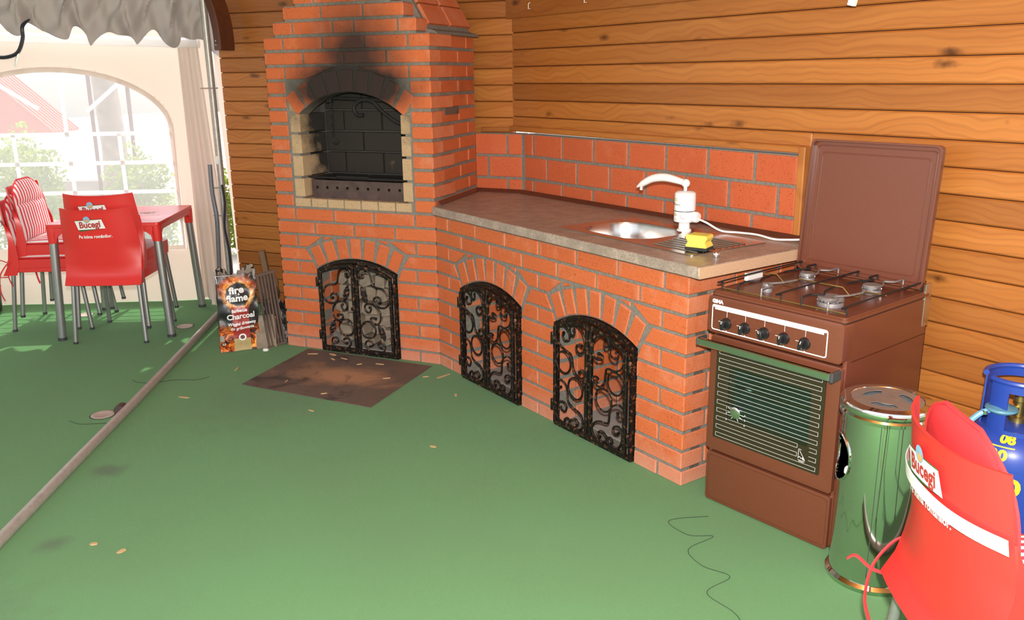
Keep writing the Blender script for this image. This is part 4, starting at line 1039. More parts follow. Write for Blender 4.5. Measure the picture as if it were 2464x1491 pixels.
# ------------------------------------------------------------ red chairs
def wz(z):
    P = [(.33, .213), (.42, .212), (.55, .215), (.62, .213), (.70, .206), (.80, .196)]
    for (a, b), (c, d) in zip(P, P[1:]):
        if z <= c: return b+(d-b)*(z-a)/(c-a)
    return P[-1][1]
def backy(x, z):
    y = -.045*max(0, (z-.45)/.34)
    if z < .405: y -= (.405-z)*.55
    w = wz(z); k = min(1, abs(x)/w)
    return y+.060*k**2.6*min(1, max(.25, (z-.36)/.2))
def make_chair(label, group, tagline=True):
    t = thing('garden_chair', label, 'chair', group=group)
    def sf(u, v):
        z = .350+v*(.790-.350); x = (u-.5)*2*wz(z); z2 = z-(.010*math.cos(x/wz(z)*1.57) if v > .98 else 0)
        return (x, backy(x, z), z2)
    MB().grid(sf, 24, 26).build('backrest', 'red', t, solid=.006, smooth=True)
    for sg in (-1, 1):
        def ff(u, v):
            z = .350+v*.31; x = sg*wz(z); d = .075*(1-v)**.8
            return (x-sg*.010*u, backy(x, z)+u*d, z)
        MB().grid(ff, 4, 12).build('side_flange', 'red', t, solid=-.005*sg, smooth=True)
    MB().slab(rrect(-.205, .205, .020, .455, .035, 4), [], .392, .446, 'xy').slab(rrect(-.203, .203, .03, .45, .03, 4), [rrect(-.19, .19, .045, .435, .03, 4)[::-1]], .366, .394, 'xy').build('seat', 'red', t, bevel=.008, smooth=True)
    for sx in (-1, 1):
        for y0, y1, zt in ((.035, -.005, .40), (.415, .452, .37)):
            l = MB().tube([(sx*.185, y0, zt), (sx*.203, y1, .012)], .0125, 12).build('leg', 'alu', t, smooth=True)
            MB().lathe([(.0135, 0), (.0138, .014)], 12, sx*.2035, y1).build('foot_cap', 'darkgrey', l, smooth=True)
    # printed panel on the outside of the back
    P = lambda e: (lambda u, v: (u, backy(u, v)-.0012-e, v))
    dx, tilt, LZ = -.014, .06, .700
    def lg(e): return lambda u, v: (u+dx, backy(u+dx, LZ+v+tilt*u)-.0075-e, LZ+v+tilt*u)
    W_, H_ = .152, .052
    MB().grid(lambda s, q: lg(0)((s-.5)*W_+(q-.5)*-.014, (q-.5)*H_), 10, 2).build('label_panel', 'whitepaint', t)
    MB().grid(lambda s, q: lg(.0002)((s-.5)*W_+(.004 if q > .5 else .012)*(1 if s < .5 else 0), -H_/2+.001-.009*(1-s)*(1-q)-.0005), 10, 2).build('label_lower_edge', 'logoGreen', t)  # green print along the lower edge of the panel
    MB().grid(lambda s, q: lg(.0002)((s-.5)*W_-.007, H_/2+.0005+.003*q), 10, 1).build('label_edge', 'logoGreen', t)
    MB().grid(lambda s, q: lg(.0006)(-.012+.019*q*math.cos(2*math.pi*s), .030+.019*q*math.sin(2*math.pi*s)), 20, 3).build('emblem', 'logoBlue', t)
    MB().grid(lambda s, q: lg(.0010)(-.010+.012*q*math.cos(2*math.pi*s), .023+.009*q*math.sin(2*math.pi*s)), 14, 2).build('emblem_figure', 'logoTan', t)
    text('Bucegi', .050, 'logoRed', t, lg(.0012), bold=.0016, sx=.92)
    if tagline: text('Pe inima românilor.', .026, 'whitepaint', t, lambda u, v: (u+.004, backy(u+.004, .632+v+.03*u)-.0085, .632+v+.03*u), bold=.0007, sx=.90)
    return t
def place(t, loc, face_deg):
    # chair local +y is the facing direction
    t.location = loc; t.rotation_euler[2] = R(face_deg-90)
ch = make_chair('red plastic chair at the bottom of the plain stack at the table', 'red chairs at the table')
place(ch, (-1.975, -.335, 0), 114)
ch2 = copy_tree(ch); ch2['label'] = 'red plastic chair on top of the plain stack at the table'
f_ = D_(R(114)); place(ch2, Vector((-1.975, -.335, .072))+f_*.062, 114)
ch3 = copy_tree(ch); ch3['label'] = 'red chair with cushion, underneath the cushioned stack'
place(ch3, (-2.815, -.185, 0), 27)
ch4 = copy_tree(ch); ch4['label'] = 'red chair with striped cushion stacked on another cushioned chair'
f_ = D_(R(27)); place(ch4, Vector((-2.815, -.185, .082))+f_*.055+Vector((-.02, .02, 0)), 27)
ch5 = copy_tree(ch); ch5['label'] = 'red chair with white strap standing beside the steel bin'; del ch5['group']
place(ch5, (2.234, -2.067, 0), 21.0)
def make_cushion(label, group=None, tie=True):
    t = thing('chair_cushion', label, 'cushion', group=group)
    def wpad(z):
        k = min(1, max(0, (z-.66)/.16)); return .192*math.sqrt(max(.05, 1-k**2.6*.86))
    def pad(y_off, puff):
        def fn(u, v):
            z = .462+v*(.822-.462); w = wpad(z); x = (u-.5)*2*w
            e = 4*u*(1-u); ev = min(1, 4*v*(1-v)*1.6); q = 1-.45*math.exp(-((v-.62)/.035)**2)
            return (x, -.045*max(0, (min(z, .79)-.45)/.34)+.045+.012*(x/.19)**2+y_off+puff*(e**.5)*(ev**.5)*q, z)
        return fn
    MB().grid(pad(.018, -.016), 20, 26).build('back_pad', 'redcloth', t, smooth=True, fixn=False)
    MB().grid(pad(.018, .032), 20, 26).build('back_pad_cover', 'stripe', t, smooth=True)
    def seat(u, v):
        x = (u-.5)*.38; y = .052+v*.385; e = (4*u*(1-u))**.45*(4*v*(1-v)+.001)**.4
        return (x, y, .455+.030*e)
    MB().grid(seat, 20, 16).build('seat_pad_cover', 'stripe', t, smooth=True)
    MB().slab(rrect(-.192, .192, .048, .442, .03, 4), [], .4475, .456, 'xy').build('seat_pad', 'redcloth', t, bevel=.002)
    rim = [pad(.018, .0)(u, 1) for u in [i/16 for i in range(17)]]; side = [pad(.018, 0)(0, v) for v in [i/16 for i in range(17)]]; side2 = [pad(.018, 0)(1, 1-v) for v in [i/16 for i in range(17)]]
    MB().tube(side+rim[1:-1]+side2, .005, 6).build('piping', 'redcloth', t, smooth=True)
    def stp(u, v):
        z0_ = .640+v*.030; wq = wz(z0_); x = (u-.5)*2*(wq+.002); return (x, backy(x, z0_)-.0125, z0_)
    MB().grid(stp, 30, 1).build('elastic_strap', 'whitecloth', t, solid=.0015, smooth=True)
    if tie:
        for sx in (-1, 1):
            MB().tube(spline([(sx*.185, .06, .452), (sx*.222, .03, .43), (sx*.232, .00, .395), (sx*.228, -.03, .345), (sx*.235, -.035, .26), (sx*.232, -.02, .20)], 5), .003, 5, flat=2).build('tie', 'redcloth', t, smooth=True)
            MB().tube(spline([(sx*.205, .01, .34), (sx*.226, -.03, .345), (sx*.25, -.06, .365), (sx*.262, -.075, .35)], 5), .003, 5, flat=2).build('tie', 'redcloth', t, smooth=True)
    return t
cu = make_cushion('red and white striped cushion on the upper cushioned chair', 'striped cushions')
cu.location = ch4.location; cu.rotation_euler = ch4.rotation_euler
cu2 = copy_tree(cu); cu2['label'] = 'striped cushion squeezed between the two stacked cushioned chairs'; cu2.location = ch3.location; cu2.rotation_euler = ch3.rotation_euler
cu3 = copy_tree(cu); cu3['label'] = 'striped red cushion tied to the chair beside the steel bin'; cu3.location = ch5.location; cu3.rotation_euler = ch5.rotation_euler

# ------------------------------------------------------------ red table
TB = thing('garden_table', 'red plastic square table with grey metal legs', 'table', (-2.30, -.40, 0), R(27.5))
TW, TD, THt = .635, .70, .685
MB().slab(rrect(0, TW, 0, TD, .02, 3), [], THt-.022, THt, 'xy').build('table_top', 'red', TB, bevel=.005, smooth=True)
ap = MB()
for (x0, x1, y0, y1) in ((.02, TW-.02, .004, .014), (.02, TW-.02, TD-.014, TD-.004), (.004, .014, .02, TD-.02), (TW-.014, TW-.004, .02, TD-.02)): ap.box(x0, x1, y0, y1, THt-.048, THt-.02)
ap.build('apron', 'red', TB)
for sx in (0, 1):
    for sy in (0, 1):
        x = .026 if sx == 0 else TW-.026; y = .026 if sy == 0 else TD-.026; ox = -1 if sx == 0 else 1; oy = -1 if sy == 0 else 1
        sk = MB().lathe([(.0255, THt-.11), (.0265, THt-.10), (.0285, THt-.02)], 16, x, y)
        # curved gussets
        for ax in (0, 1):
            pl = [(0, THt-.02), (.10, THt-.02), (.10, THt-.045), (.055, THt-.055), (.030, THt-.075), (.022, THt-.11), (0, THt-.11)]
            n = len(pl); vs = []
            for dd in (-.006, .006):
                for q_, z in pl: vs.append((x-ox*q_, y+dd+oy*.012, z) if ax == 0 else (x+dd+ox*.012, y-oy*q_, z))
            sk.add(vs, [tuple(range(n)), tuple(range(2*n-1, n-1, -1))]+[(i, (i+1) % n, n+(i+1) % n, n+i) for i in range(n)])
        sk.build('corner_socket', 'red', TB, smooth=True)
        lg_ = MB().tube([(x, y, THt-.10), (x+ox*.022, y+oy*.022, .012)], .0235, 16).build('leg', 'alu', TB, smooth=True)
        MB().lathe([(.0245, 0), (.0248, .018)], 16, x+ox*.0225, y+oy*.0225).build('foot_cap', 'darkgrey', lg_, smooth=True)
TPf = lambda x, y, z=.0008: (lambda u, v: (x+u, y+v, THt+z))
MB().add([(.26, .36, THt+.0004), (.50, .36, THt+.0004), (.50, .45, THt+.0004), (.26, .45, THt+.0004)], [(0, 1, 2, 3)]).build('table_print', plain('faded_print', (.72, .40, .36), .5), TB)
text('Bucegi', .085, 'logoRed', TB, TPf(.38, .405), bold=.002)
text('Pe inima românilor.', .045, 'whitepaint', TB, TPf(.38, .29), bold=.0008)

# ------------------------------------------------------------ tent
TO = Vector((-2.2, .66, 0)); TA = R(27.5)
TX = thing('party_tent_wall', 'cream tent side wall with arched clear window', 'tent wall', TO, TA)
WL, WR_, WB, WS, WA = -1.55, -.075, .375, 1.165, 1.545
xc_ = (WL+WR_)/2; hw = (WR_-WL)/2
def inside(x, z, m=0): 
    if abs(x-xc_) > hw-m or z < WB+m: return False
    if z <= WS: return True
    return ((x-xc_)/(hw-m))**2+((z-WS)/(WA-WS-m))**2 < 1
def tw(u, v):
    x = -4.6+u*4.82; z = .002+v*(1.80-.002)
    y = .012*math.sin(x*7+1)*math.sin(z*1.7)+.010*math.sin(x*3.1+z*2.2)
    if z < .36: y += .02*math.sin(x*9)*(.36-z)
    return (x, y, z)
MB().grid(tw, 200, 80, lambda u, v: inside(-4.6+u*4.82, .012+v*1.788, -.004)).build('cloth', 'tent', TX, smooth=True, fixn=False)
MB().grid(lambda u, v: (WL-.02+u*(WR_-WL+.04), .004, WB-.02+v*(WA-WB+.04)), 60, 50, lambda u, v: not inside(WL-.02+u*(WR_-WL+.04), WB-.02+v*(WA-WB+.04), -.015)).build('window_vinyl', 'vinyl', TX, fixn=False)
bd_ = [(WL, WB), (WR_, WB)]+[(xc_+hw*math.cos(a), WS+(WA-WS)*math.sin(a)) for a in [math.pi*i/30 for i in range(31)]]
cx_, cz_ = xc_, .9
def band(poly, w, y):
    n = len(poly); o = []
    for i in range(n):
        a, b = Vector(poly[i-1]), Vector(poly[(i+1) % n]); t = (b-a).normalized(); nn = Vector((t.y, -t.x))
        o.append((Vector(poly[i])+nn*w, Vector(poly[i])-nn*w))
    vs = [(p.x, y, p.y) for q in o for p in q]
    return MB().add(vs, [(2*i, 2*i+1, 2*((i+1) % n)+1, 2*((i+1) % n)) for i in range(n)])
band(bd_, .016, -.012).build('window_border', 'tent', TX, fixn=False)
bars = []
for z in (1.137, .948, .755, .565): bars.append(((WL, z), (WR_, z)))
for x in (-.415, -.745, -1.085, -1.38): bars.append(((x, WB), (x, 1.137+(.0 if abs(x+.745) > .2 else .4))))
bars += [((-.60, 1.28), (-.36, 1.47)), ((-.9, 1.30), (-1.15, 1.47))]
for (a, b), (c, d) in bars:
    v = Vector((c-a, 0, d-b)).normalized(); w = Vector((-v.z, 0, v.x))*.013; P0, P1 = Vector((a, -.004, b)), Vector((c, -.004, d))
    MB().add([P0-w, P1-w, P1+w, P0+w], [(0, 1, 2, 3)]).build('window_bar', 'webbing', TX, solid=.002)
# loose gathered end of the wall by the corner pole
def gath(u, v):
    z = .02+v*1.74; x = .02+u*.17; k = .35+.65*(1-v)
    return (x+.03*math.sin(v*3+1)*u, -.03-.10*u*(1-v*.4)+.030*math.sin(u*15+v*1.5)*k, z)
gt = thing('gathered_tent_cloth', 'loose cream tent cloth hanging in folds by the corner pole', 'tent cloth', TO, TA)
MB().grid(gath, 46, 30).build('cloth', 'tent', gt, smooth=True, fixn=False)
def skirt(u, v):
    a = u*.34; z = .01+v*.24
    return (.12+a*.55, -.16-.55*a+.02*math.sin(u*11)*(1-v)-.05*(1-v), z*(1-.55*u)+.004)
MB().grid(skirt, 26, 10).build('trailing_hem', 'tent', gt, smooth=True, fixn=False)
# outer strip of cloth on the far side of the pole
def strip_(u, v):
    z = .05+v*1.75; return (.262+u*.075*(1-.55*v)-.03*v, .02+.012*math.sin(v*6+u*4), z)
MB().grid(strip_, 6, 30).build('outer_strip', 'tent', gt, smooth=True, fixn=False)
# gathered valance under the eave
VA = thing('tent_valance', 'shade-greyed gathered roof valance of the tent hanging in ruffles', 'tent valance', TO, TA)
rv = random.Random(5); ph = [rv.uniform(0, 6) for _ in range(8)]
def val(u, v):
    x = -2.0+u*2.25; b = 1.728+.034*math.sin(x*27+ph[0])+.022*math.sin(x*41+ph[1])-.010*math.sin(x*9)-.012+.085*max(0, min(1.3, (-x-.15)/.9))
    tp = 2.16; z = b+(tp-b)*v
    lean = (x*.5+.4)*.0
    f = (1-v)**.8; y = -.16-.05*math.sin(v*2)+f*(.05*math.sin(x*21+ph[2]-v*3)+.03*math.sin(x*47+ph[3]+v*5))
    y += (.011*math.sin(x*58-v*13+ph[5])+.007*math.sin(x*97-v*21+ph[6]))*(.4+.6*math.sin(math.pi*min(1, v*1.4)))
    xx = x+.13*v*v-.05*math.sin(x*21+ph[4])*f*.6
    return (xx, y-.10*v, z)
MB().grid(val, 220, 26).build('ruffle', 'tentshade', VA, smooth=True, fixn=False)  # ruffle colour already holds the shade below the roof
def endf(u, v):
    z = 1.66+v*.5; return (.25+u*.05-.05*v, -.16+u*.22-.05*v+.02*math.sin(v*9), z-.08*u)
MB().grid(endf, 8, 14).build('corner_flap', 'tentshade', VA, smooth=True, fixn=False)
rl_ = MB().tube([(-2.0, -.055, 1.80), (-1.0, -.06, 1.745), (-.3, -.06, 1.715), (.17, -.06, 1.695)], .030, 12).build('rolled_blind', 'webbing', VA, smooth=True)
def troof(u, v):
    x = -4.6+u*4.72; y = -.28-v*4.2; z = 2.12+.40*min(1, v*1.6)+.015*math.sin(x*4+y*3)
    return (x, y, z)
tr_ = MB().grid(troof, 30, 24).build('tent_roof', 'tentshade', None, TO, TA, smooth=True, fixn=False); tag(tr_, 'shade-greyed cloth roof of the party tent, added to block the sun', 'tent roof')  # roof added to block the sun, with shade mixed into its cloth colour
tl_ = MB().grid(lambda u, v: (-4.6+.02*math.sin(u*30), -.1-u*4.2, .0+v*1.9), 30, 4).build('party_tent_wall', 'tent', None, TO, TA, smooth=True, fixn=False); tag(tl_, 'unseen plain cream tent side wall added to block the sun', 'tent wall')  # unseen side wall, added to keep sun off the tent floor
# corner pole, hoses
UP = thing('tent_corner_pole', 'galvanised upright tent pole in the corner by plank wall', 'pole', (-1.858, .575, 0))
MB().tube([(0, 0, 0), (.004, 0, .9), (0, 0, 1.95)], .0215, 14).build('tube', 'galv', UP, smooth=True)
MB().lathe([(.0235, 0), (.0235, .05)], 14, 0, 0, .95).build('clip', 'whitecloth', UP, smooth=True)
for z in (.62, 1.42, .80): MB().tube([(-.06, -.03, z), (-.02, -.03, z), (.03, -.02, z), (.03, .02, z)], .004, 6).build('tie_hook', 'galv', UP, smooth=True)
hs = MB().tube(spline([(-1.885, .52, .95), (-1.88, .51, .80), (-1.865, .50, .72), (-1.85, .495, .62), (-1.855, .49, .45), (-1.87, .49, .25), (-1.87, .48, .12), (-1.84, .46, .03), (-1.76, .44, .015)], 6), .014, 10).build('garden_hose', 'greypvc', None, smooth=True); tag(hs, 'dark grey hose running down the tent corner pole', 'hose')
hs = MB().tube(spline([(-1.83, .55, .82), (-1.815, .54, .70), (-1.825, .53, .55), (-1.80, .52, .40), (-1.795, .51, .22), (-1.81, .50, .08), (-1.78, .47, .012)], 6), .008, 8).build('garden_hose', 'hosedark', None, smooth=True); tag(hs, 'thin black cable looping beside the tent corner pole', 'cable')
hz = thing('hanging_hose', 'black hose with metal end hanging from the tent eave', 'hose', TO+D_(TA)*-.87+D_(TA+R(90))*-.22, TA)
MB().tube(spline([(.06, .10, 1.86), (.045, 0, 1.80), (.035, 0, 1.73), (.0, 0, 1.655), (-.05, 0, 1.625), (-.13, 0, 1.62), (-.25, 0, 1.66), (-.3, 0, 1.74)], 6), .0115, 8).build('rubber_hose', 'hosedark', hz, smooth=True)
MB().tube([(.0, 0, 1.655), (-.022, 0, 1.60), (-.035, 0, 1.565)], [.006, .008, .007], 8).build('metal_end', 'steel', hz, smooth=True)
pt_ = MB().lathe([(.075, 0), (.10, .02), (.11, .17), (.115, .18), (.108, .18)], 24).build('flower_pot', 'black', None, (-3.27, -.16, 0), smooth=True); tag(pt_, 'black plastic pot by the tent wall next to cushioned chairs', 'pot')

# ------------------------------------------------------------ floor rails, caps, plate, bits
P0, P1 = Vector((-.36, -2.46, .016)), Vector((-1.78, .34, .016))
RLp = thing('floor_rail', 'long grey metal pipe lying along the carpet seam', 'pipe')
mb = MB().tube([P0, P0.lerp(P1, .3), P0.lerp(P1, .5)+Vector((.006, 0, 0)), P1], .0215, 12).build('tube', 'galv', RLp, smooth=True)
q = Vector((-1.061, -1.134, .016)); u = (P1-P0).normalized()
MB().tube([q-u*.022, q+u*.022], .026, 14).build('joint_collar', 'traysteel', RLp, smooth=True)
r2 = MB().tube([(1.75, -1.88, .013), (2.9, -1.33, .013)], .018, 12).build('floor_rail', 'galv', None, smooth=True); tag(r2, 'short grey pipe on the carpet under the strapped red chair', 'pipe')
for x, y, r_, lb in ((-1.118, -1.187, .052, 'round pinkish metal cap set in the carpet beside the rail joint'), (-1.823, .09, .05, 'round pinkish metal cap in the carpet near the table leg'), (-2.643, .072, .05, 'round pinkish metal cap under the red table')):
    cpx = thing('drain_cover', lb, 'drain cover', (x, y, 0))
    MB().lathe([(r_, 0), (r_, .002), (r_*.97, .003), (r_*.65, .003), (r_*.62, .0022), (.002, .0022)], 28).build('disc', 'discpink', cpx, smooth=True)
    MB().lathe([(r_*1.10, .0003), (r_*1.08, .0012), (r_*.98, .0012)], 28, cap=False).build('cut_edge', 'thread', cpx)
pl = MB().slab([(-.787, -.633), (-.017, -.668), (-.028, -.045), (-.824, -.025)], [], .0005, .004, 'xy').build('hearth_plate', 'rust'); tag(pl, 'rusty steel hearth plate on the carpet before the barbecue', 'plate')
rc = random.Random(11)
spots = [(-.63, -.07, .05, .02), (-.74, -.10, .06, .012), (-.58, -.14, .04, .01), (-.53, -.11, .05, .008), (-.30, -.12, .05, .012), (-.15, -.30, .04, .012), (.10, -.16, .09, .014), (-.93, -.88, .06, .014), (-.40, -.16, .03, .012), (-.60, -.52, .035, .006), (-.32, -.60, .03, .01), (-.97, -.45, .05, .012), (.02, -.20, .03, .012), (.28, -.38, .03, .015), (-.1, -2.05, .03, .018), (-.22, -2.05, .025, .018), (.46, -.95, .03, .016), (-.25, -.80, .035, .01)]
for i, (x, y, l, w) in enumerate(spots):
    on = -.80 < x < -.03 and -.64 < y < -.03
    n = 6; pts_ = [(-l/2, -w*.3), (-l*.1, -w/2), (l/2, -w*.1), (l*.42, w*.35), (0, w/2), (-l*.45, w*.3)]
    o = MB().prism(pts_, .0, .003, 'xy').build('wood_chip', 'chip', None, (x, y, .0045 if on else .0008), rc.uniform(0, 6.28))
    if on: tag(o, 'pale wood chip lying on the rusty hearth plate', 'wood chip', 'wood chips on the hearth plate')
    else: tag(o, 'pale wood chip lying on the green carpet', 'wood chip', 'wood chips on the carpet')
for pts_, lb in (([(1.62, -1.12), (1.50, -1.20), (1.58, -1.27), (1.66, -1.25), (1.60, -1.36), (1.66, -1.44), (1.75, -1.47), (1.70, -1.58), (1.80, -1.66), (1.86, -1.80), (1.90, -1.95)], 'dark carpet thread trailing across the carpet before the cooker'),
                 ([(-1.36, -.78), (-1.30, -.80), (-1.22, -.77), (-1.15, -.70), (-1.05, -.66), (-1.02, -.60)], 'dark loose thread on the carpet beside the floor rail'),
                 ([(-1.2, -1.30), (-1.12, -1.31), (-1.04, -1.27), (-.98, -1.24)], 'short dark thread on the carpet by the rail joint')):
    o = MB().tube(spline([(x, y, .002) for x, y in pts_], 6), .0011, 4).build('carpet_thread', 'thread'); tag(o, lb, 'thread')

# ------------------------------------------------------------ charcoal bag and things by the barbecue
BGA = math.atan2(.153, .147)
BG = thing('charcoal_bag', 'open black charcoal bag printed with flames beside the barbecue', 'bag', (-1.236, -.262, 0), BGA)
rb = random.Random(2)
def bagf(u, v):
    # u runs round the four sides, v up
    w, d = .212+.0, .105; per = u*4; z = v*.455
    g = .014*math.sin(v*3.14)
    c = [(0, 0), (w, 0), (w, d), (0, d)]
    i = int(per) % 4; f = per-int(per); a, b = c[i], c[(i+1) % 4]
    x = a[0]+(b[0]-a[0])*f; y = a[1]+(b[1]-a[1])*f
    k = (v-.0)*.10; x = x+(.5*w-x)*k*.25; y = y+(d*.5-y)*max(0, v-.5)*1.1
    cr_ = .004*math.sin(x*60+z*33)+.003*math.sin(z*71+y*40)
    if i in (0, 2): y += (-g if i == 0 else g)*math.sin(f*3.14)+cr_
    else: x += (g*.3 if i == 1 else -g*.3)*math.sin(f*3.14)+cr_*.6-(.02*v*math.sin(f*3.14) if i == 1 else -.02*v*math.sin(f*3.14))
    x += .015*v
    tp = .455
    if i == 0: tp = .432+.006*math.sin(f*30)+.004*math.sin(f*61)
    if i == 2: tp = .455+.018*math.sin(f*7+1)+.006*math.sin(f*45)-.03*(1 if .45 < f < .75 else 0)
    return (x, y, .003+v*tp)
MB().grid(bagf, 64, 34).add([(0, 0, .003), (.212, 0, .003), (.212, .105, .003), (0, .105, .003)], [(0, 1, 2, 3)]).build('sack', 'bagprint', BG, smooth=True, weld=True)
def bagin(u, v):
    p = Vector(bagf(u, .52+v*.475)); c = Vector((.12, .052, p.z)); q = p+(c-p)*.035; return (q.x, q.y, q.z)
MB().grid(bagin, 64, 10).build('paper_lining', 'paper', BG, smooth=True, fixn=False)
def onbag(cx, cz, e=.004, tilt=.05):
    def fn(u, v):
        x = cx+u; z = cz+v+tilt*u; f = min(.98, max(.02, (x-.015*z/.455)/.212)); p = bagf(f/4, min(.97, z/.432)); return (x, p[1]-e, z)
    return fn
text('fire', .052, 'whitepaint', BG, onbag(.112, .347), bold=.0018, sx=1.15)
text('&', .016, 'whitepaint', BG, onbag(.122, .327), bold=.0006)
text('flame', .052, 'whitepaint', BG, onbag(.112, .304), bold=.0018, sx=1.02)
text('Barbecue', .023, 'whitepaint', BG, onbag(.116, .236), bold=.0007, sx=.95)
text('Charcoal', .044, 'whitepaint', BG, onbag(.122, .204), bold=.0014, sx=.93)
text('Węgiel drzewny', .024, 'whitepaint', BG, onbag(.125, .163), bold=.0007, sx=.93)
text('do grillowania', .024, 'whitepaint', BG, onbag(.125, .137), bold=.0007, sx=.93)
text('2,5', .016, 'whitepaint', BG, onbag(.020, .050), bold=.0005)
for cz, r_, mt_ in ((.083, .020, 'whitepaint'), (.043, .016, 'chip')):
    f = onbag(.121, cz, .0035); MB().grid(lambda s, t: f((.62+.38*t)*r_*math.cos(2*math.pi*s), (.62+.38*t)*r_*math.sin(2*math.pi*s)), 24, 1).build('seal_print', mt_, BG)
f = onbag(.121, .083, .0042); MB().grid(lambda s, t: f(t*.009*math.cos(2*math.pi*s), t*.010*math.sin(2*math.pi*s)), 14, 1).build('seal_print', 'rust', BG)
f = onbag(.013, .082, .0038); MB().grid(lambda s, t: f((s-.5)*.022, (t-.5)*.034), 4, 4).build('side_print', 'concrete', BG)
MB().tube(spline([onbag(.005, .43, .004)(0, 0), onbag(.05, .431, .004)(0, 0), onbag(.10, .430, .004)(0, 0)], 5), .0012, 5).tube(spline([onbag(.012, .428, .005)(0, 0), onbag(.016, .41, .005)(0, 0), onbag(.012, .39, .006)(0, 0)], 4), .002, 5).build('stitch_string', 'whitecloth', BG)
B2_ = thing('charcoal_bag', 'dark half-empty printed bag leaning behind the charcoal bag', 'bag', (-1.165, -.03, 0), R(14))
def b2f(u, v):
    a = 2*math.pi*u; w = .095*(1-.25*v); return (.09+w*math.copysign(abs(math.cos(a))**.5, math.cos(a))*.95, .05+.04*(1-.5*v)*math.copysign(abs(math.sin(a))**.5, math.sin(a))+.006*math.sin(v*19+u*30), .003+v*(.235+.02*math.sin(u*25)))
MB().grid(b2f, 48, 14).build('sack', 'bag2', B2_, smooth=True, weld=True)
text('AY', .06, 'logoRed', B2_, lambda u, v: (.095+u*.8, -.0005-.004, .13+v+.1*u), bold=.003)
text('AY', .06, 'whitepaint', B2_, lambda u, v: (.093+u*.8, .0005-.004, .132+v+.1*u), bold=.0055)
# cast iron grate leaning against the barbecue's left flank, boards and logs
GR = thing('grill_grate', 'rusty slotted cast iron grate leaning on the barbecue flank', 'grate', (-1.030, -.035, 0), R(66))
mb = MB()
for i in range(6): mb.box(-.052+i*.019, -.043+i*.019, -.009, .009, .01, .43)
mb.box(-.056, .060, -.010, .010, 0, .014).box(-.056, .060, -.010, .010, .424, .438).build('bars', 'rust', GR, bevel=.002)
GR.rotation_euler[1] = R(-5)
for (x, y, rz, tilt, w, d, h, lb) in ((-1.20, .20, 15, -7, .035, .030, .50, 'thin weathered wooden stake leaning behind the iron grate'), (-1.03, .16, 0, 3, .05, .03, .56, 'narrow grey board standing between barbecue and plank wall')):
    o = MB().box(-w/2, w/2, -d/2, d/2, 0, h).build('wooden_stake', 'oldwood', None, (x, y, 0), R(rz), bevel=.004); o.rotation_euler[1] = R(-tilt*-1); tag(o, lb, 'stake')
for (x, y, z, r_, h, rx, rz, lb) in ((-1.17, .16, .262, .035, .20, 80, 20, 'cut log end lying above the dark bag'), (-1.08, .24, .0, .05, .26, 0, 0, 'short standing split log beside the iron grate'), (-1.28, .24, .0, .055, .31, -4, 10, 'upright grey log behind the charcoal bag')):
    n = 7; pr = [(r_*(1+.15*math.sin(i*2.3))*math.cos(2*math.pi*i/n), r_*(1+.12*math.cos(i*3.1))*math.sin(2*math.pi*i/n)) for i in range(n)]
    o = MB().prism(pr, 0, h, 'xy').build('log', 'oldwood', None, (x, y, z), R(rz), bevel=.004); o.rotation_euler[0] = R(rx); tag(o, lb, 'log')
sc = MB().box(-.055, .055, -.004, .004, 0, .19).build('scrap_board', 'log', None, (-1.062, -.085, 0), R(45), bevel=.002); sc.rotation_euler[0] = R(-4); tag(sc, 'dusty grey plank scrap in front of the iron grate foot', 'board')
tg = thing('tin_lid', 'small white metal cap on the carpet by the grate', 'cap', (-1.035, -.13, 0))
MB().lathe([(.016, 0), (.017, .006), (.012, .012), (.003, .013)], 14).build('top', 'white', tg, smooth=True)

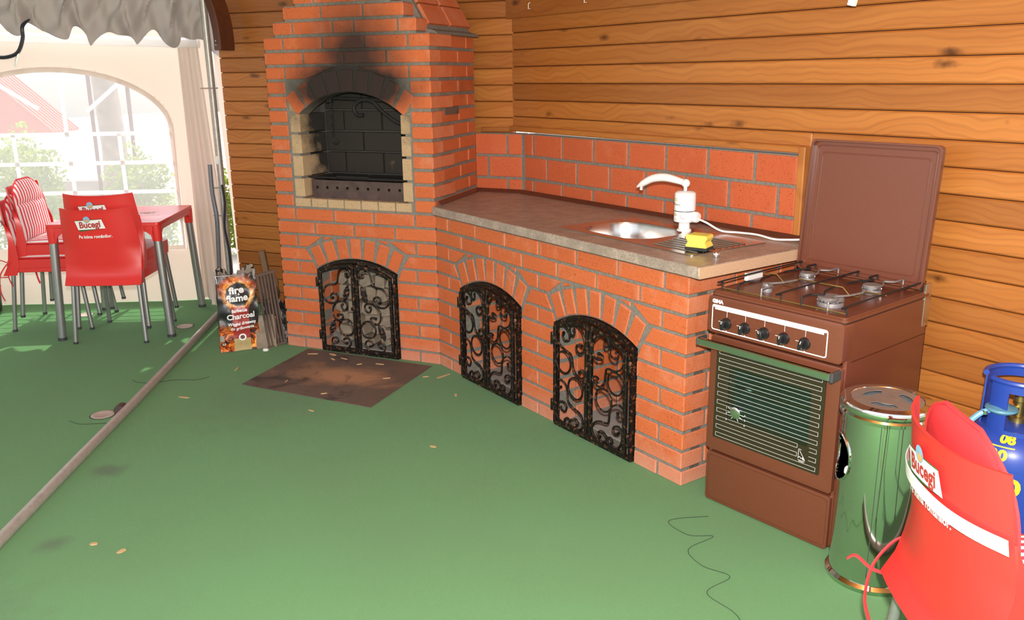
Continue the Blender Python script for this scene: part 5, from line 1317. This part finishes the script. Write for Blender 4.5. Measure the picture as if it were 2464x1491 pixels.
# ------------------------------------------------------------ garden seen through the vinyl window
Tm = Matrix.Translation(TO) @ Matrix.Rotation(TA, 4, 'Z')
def leafbush(name, label, x, y, rx, rz_, n, seed, cat='bush', z0=0):
    rn = random.Random(seed); mb = MB()
    for i in range(n):
        while True:
            p = Vector((rn.uniform(-1, 1), rn.uniform(-1, 1), rn.uniform(-1, 1)))
            if .35 < p.length < 1: break
        bl = 1+.22*math.sin(p.x*7+seed)*math.cos(p.z*6)
        c = Vector((p.x*rx*bl, p.y*rx*bl*.8, z0+rz_+p.z*rz_*bl)); s_ = rn.uniform(.012, .026)
        u = Vector((rn.uniform(-1, 1), rn.uniform(-1, 1), rn.uniform(-1, 1))).normalized(); w = u.orthogonal().normalized()
        mb.add([c-u*s_, c+w*s_*.6, c+u*s_, c-w*s_*.6], [(0, 1, 2, 3)])
    t = thing(name, label, cat, Tm @ Vector((x, y, -.06)))
    mb.build('foliage', 'leaf', t, fixn=False)['kind'] = 'stuff'
    st = MB()
    for i in range(4): st.tube([(0, 0, 0), (rn.uniform(-.1, .1), rn.uniform(-.1, .1), z0+rz_*.8), (rn.uniform(-rx, rx)*.6, rn.uniform(-rx, rx)*.5, z0+rz_*1.5)], [.014, .01, .005], 6)
    st.build('stems', 'bark', t); return t
leafbush('garden_bush', 'leafy green bush outside the window behind cushioned chairs', -1.66, 1.3, .36, .56, 5200, 1)
leafbush('garden_bush', 'rounded green bush outside the window above the red table', -.78, 1.35, .30, .49, 4600, 2)
leafbush('garden_bush', 'low green shrub outside beside the grey trunk', -1.22, .95, .13, .30, 1200, 4)
leafbush('garden_bush', 'small green shrub outside near the window corner', -.15, 1.9, .22, .38, 2200, 5)
o = MB().tube([(0, 0, -.1), (.02, 0, .9), (-.02, .02, 1.9), (.03, 0, 3.2)], [.13, .11, .10, .09], 12).build('tree_trunk', 'bark', None, Tm @ Vector((-1.30, 2.3, 0)), TA, smooth=True); tag(o, 'thick grey trunk standing in the garden outside the window', 'trunk')
for x, lb in ((-1.34, 'thin rusty garden post on one side of the trunk'), (-1.02, 'thin rusty garden post across from the trunk beyond the bush')):
    o = MB().tube([(0, 0, -.1), (.03, 0, 2.6)], .018, 8).build('garden_post', 'rustpole', None, Tm @ Vector((x, 2.0, 0)), TA); tag(o, lb, 'post')
o = MB().box(-2.4, -1.2, 2.6, 2.8, -.06, .56).build('garden_wall', 'concrete', None, TO, TA, bevel=.01); tag(o, 'low grey garden wall beyond the trunk', 'garden wall')
HS = thing('garden_house', 'pale house with red tiled roof beyond the garden', 'house', Tm @ Vector((-5.83, 6.3, 0)), TA)
MB().box(-2.1, 2.1, 0, .6, -.06, .95).build('walls', 'render', HS)
rm = MB().prism([(-2.4, .80), (2.4, .80), (0, 3.1)], -.15, .75).build('roof', 'roofred', HS)
for i in range(9):
    MB().tube([(-2.4, -.12+i*.1, .81), (0, -.12+i*.1, 3.11), (2.4, -.12+i*.1, .81)], .03, 6).build('tile_row', 'roofred', rm)
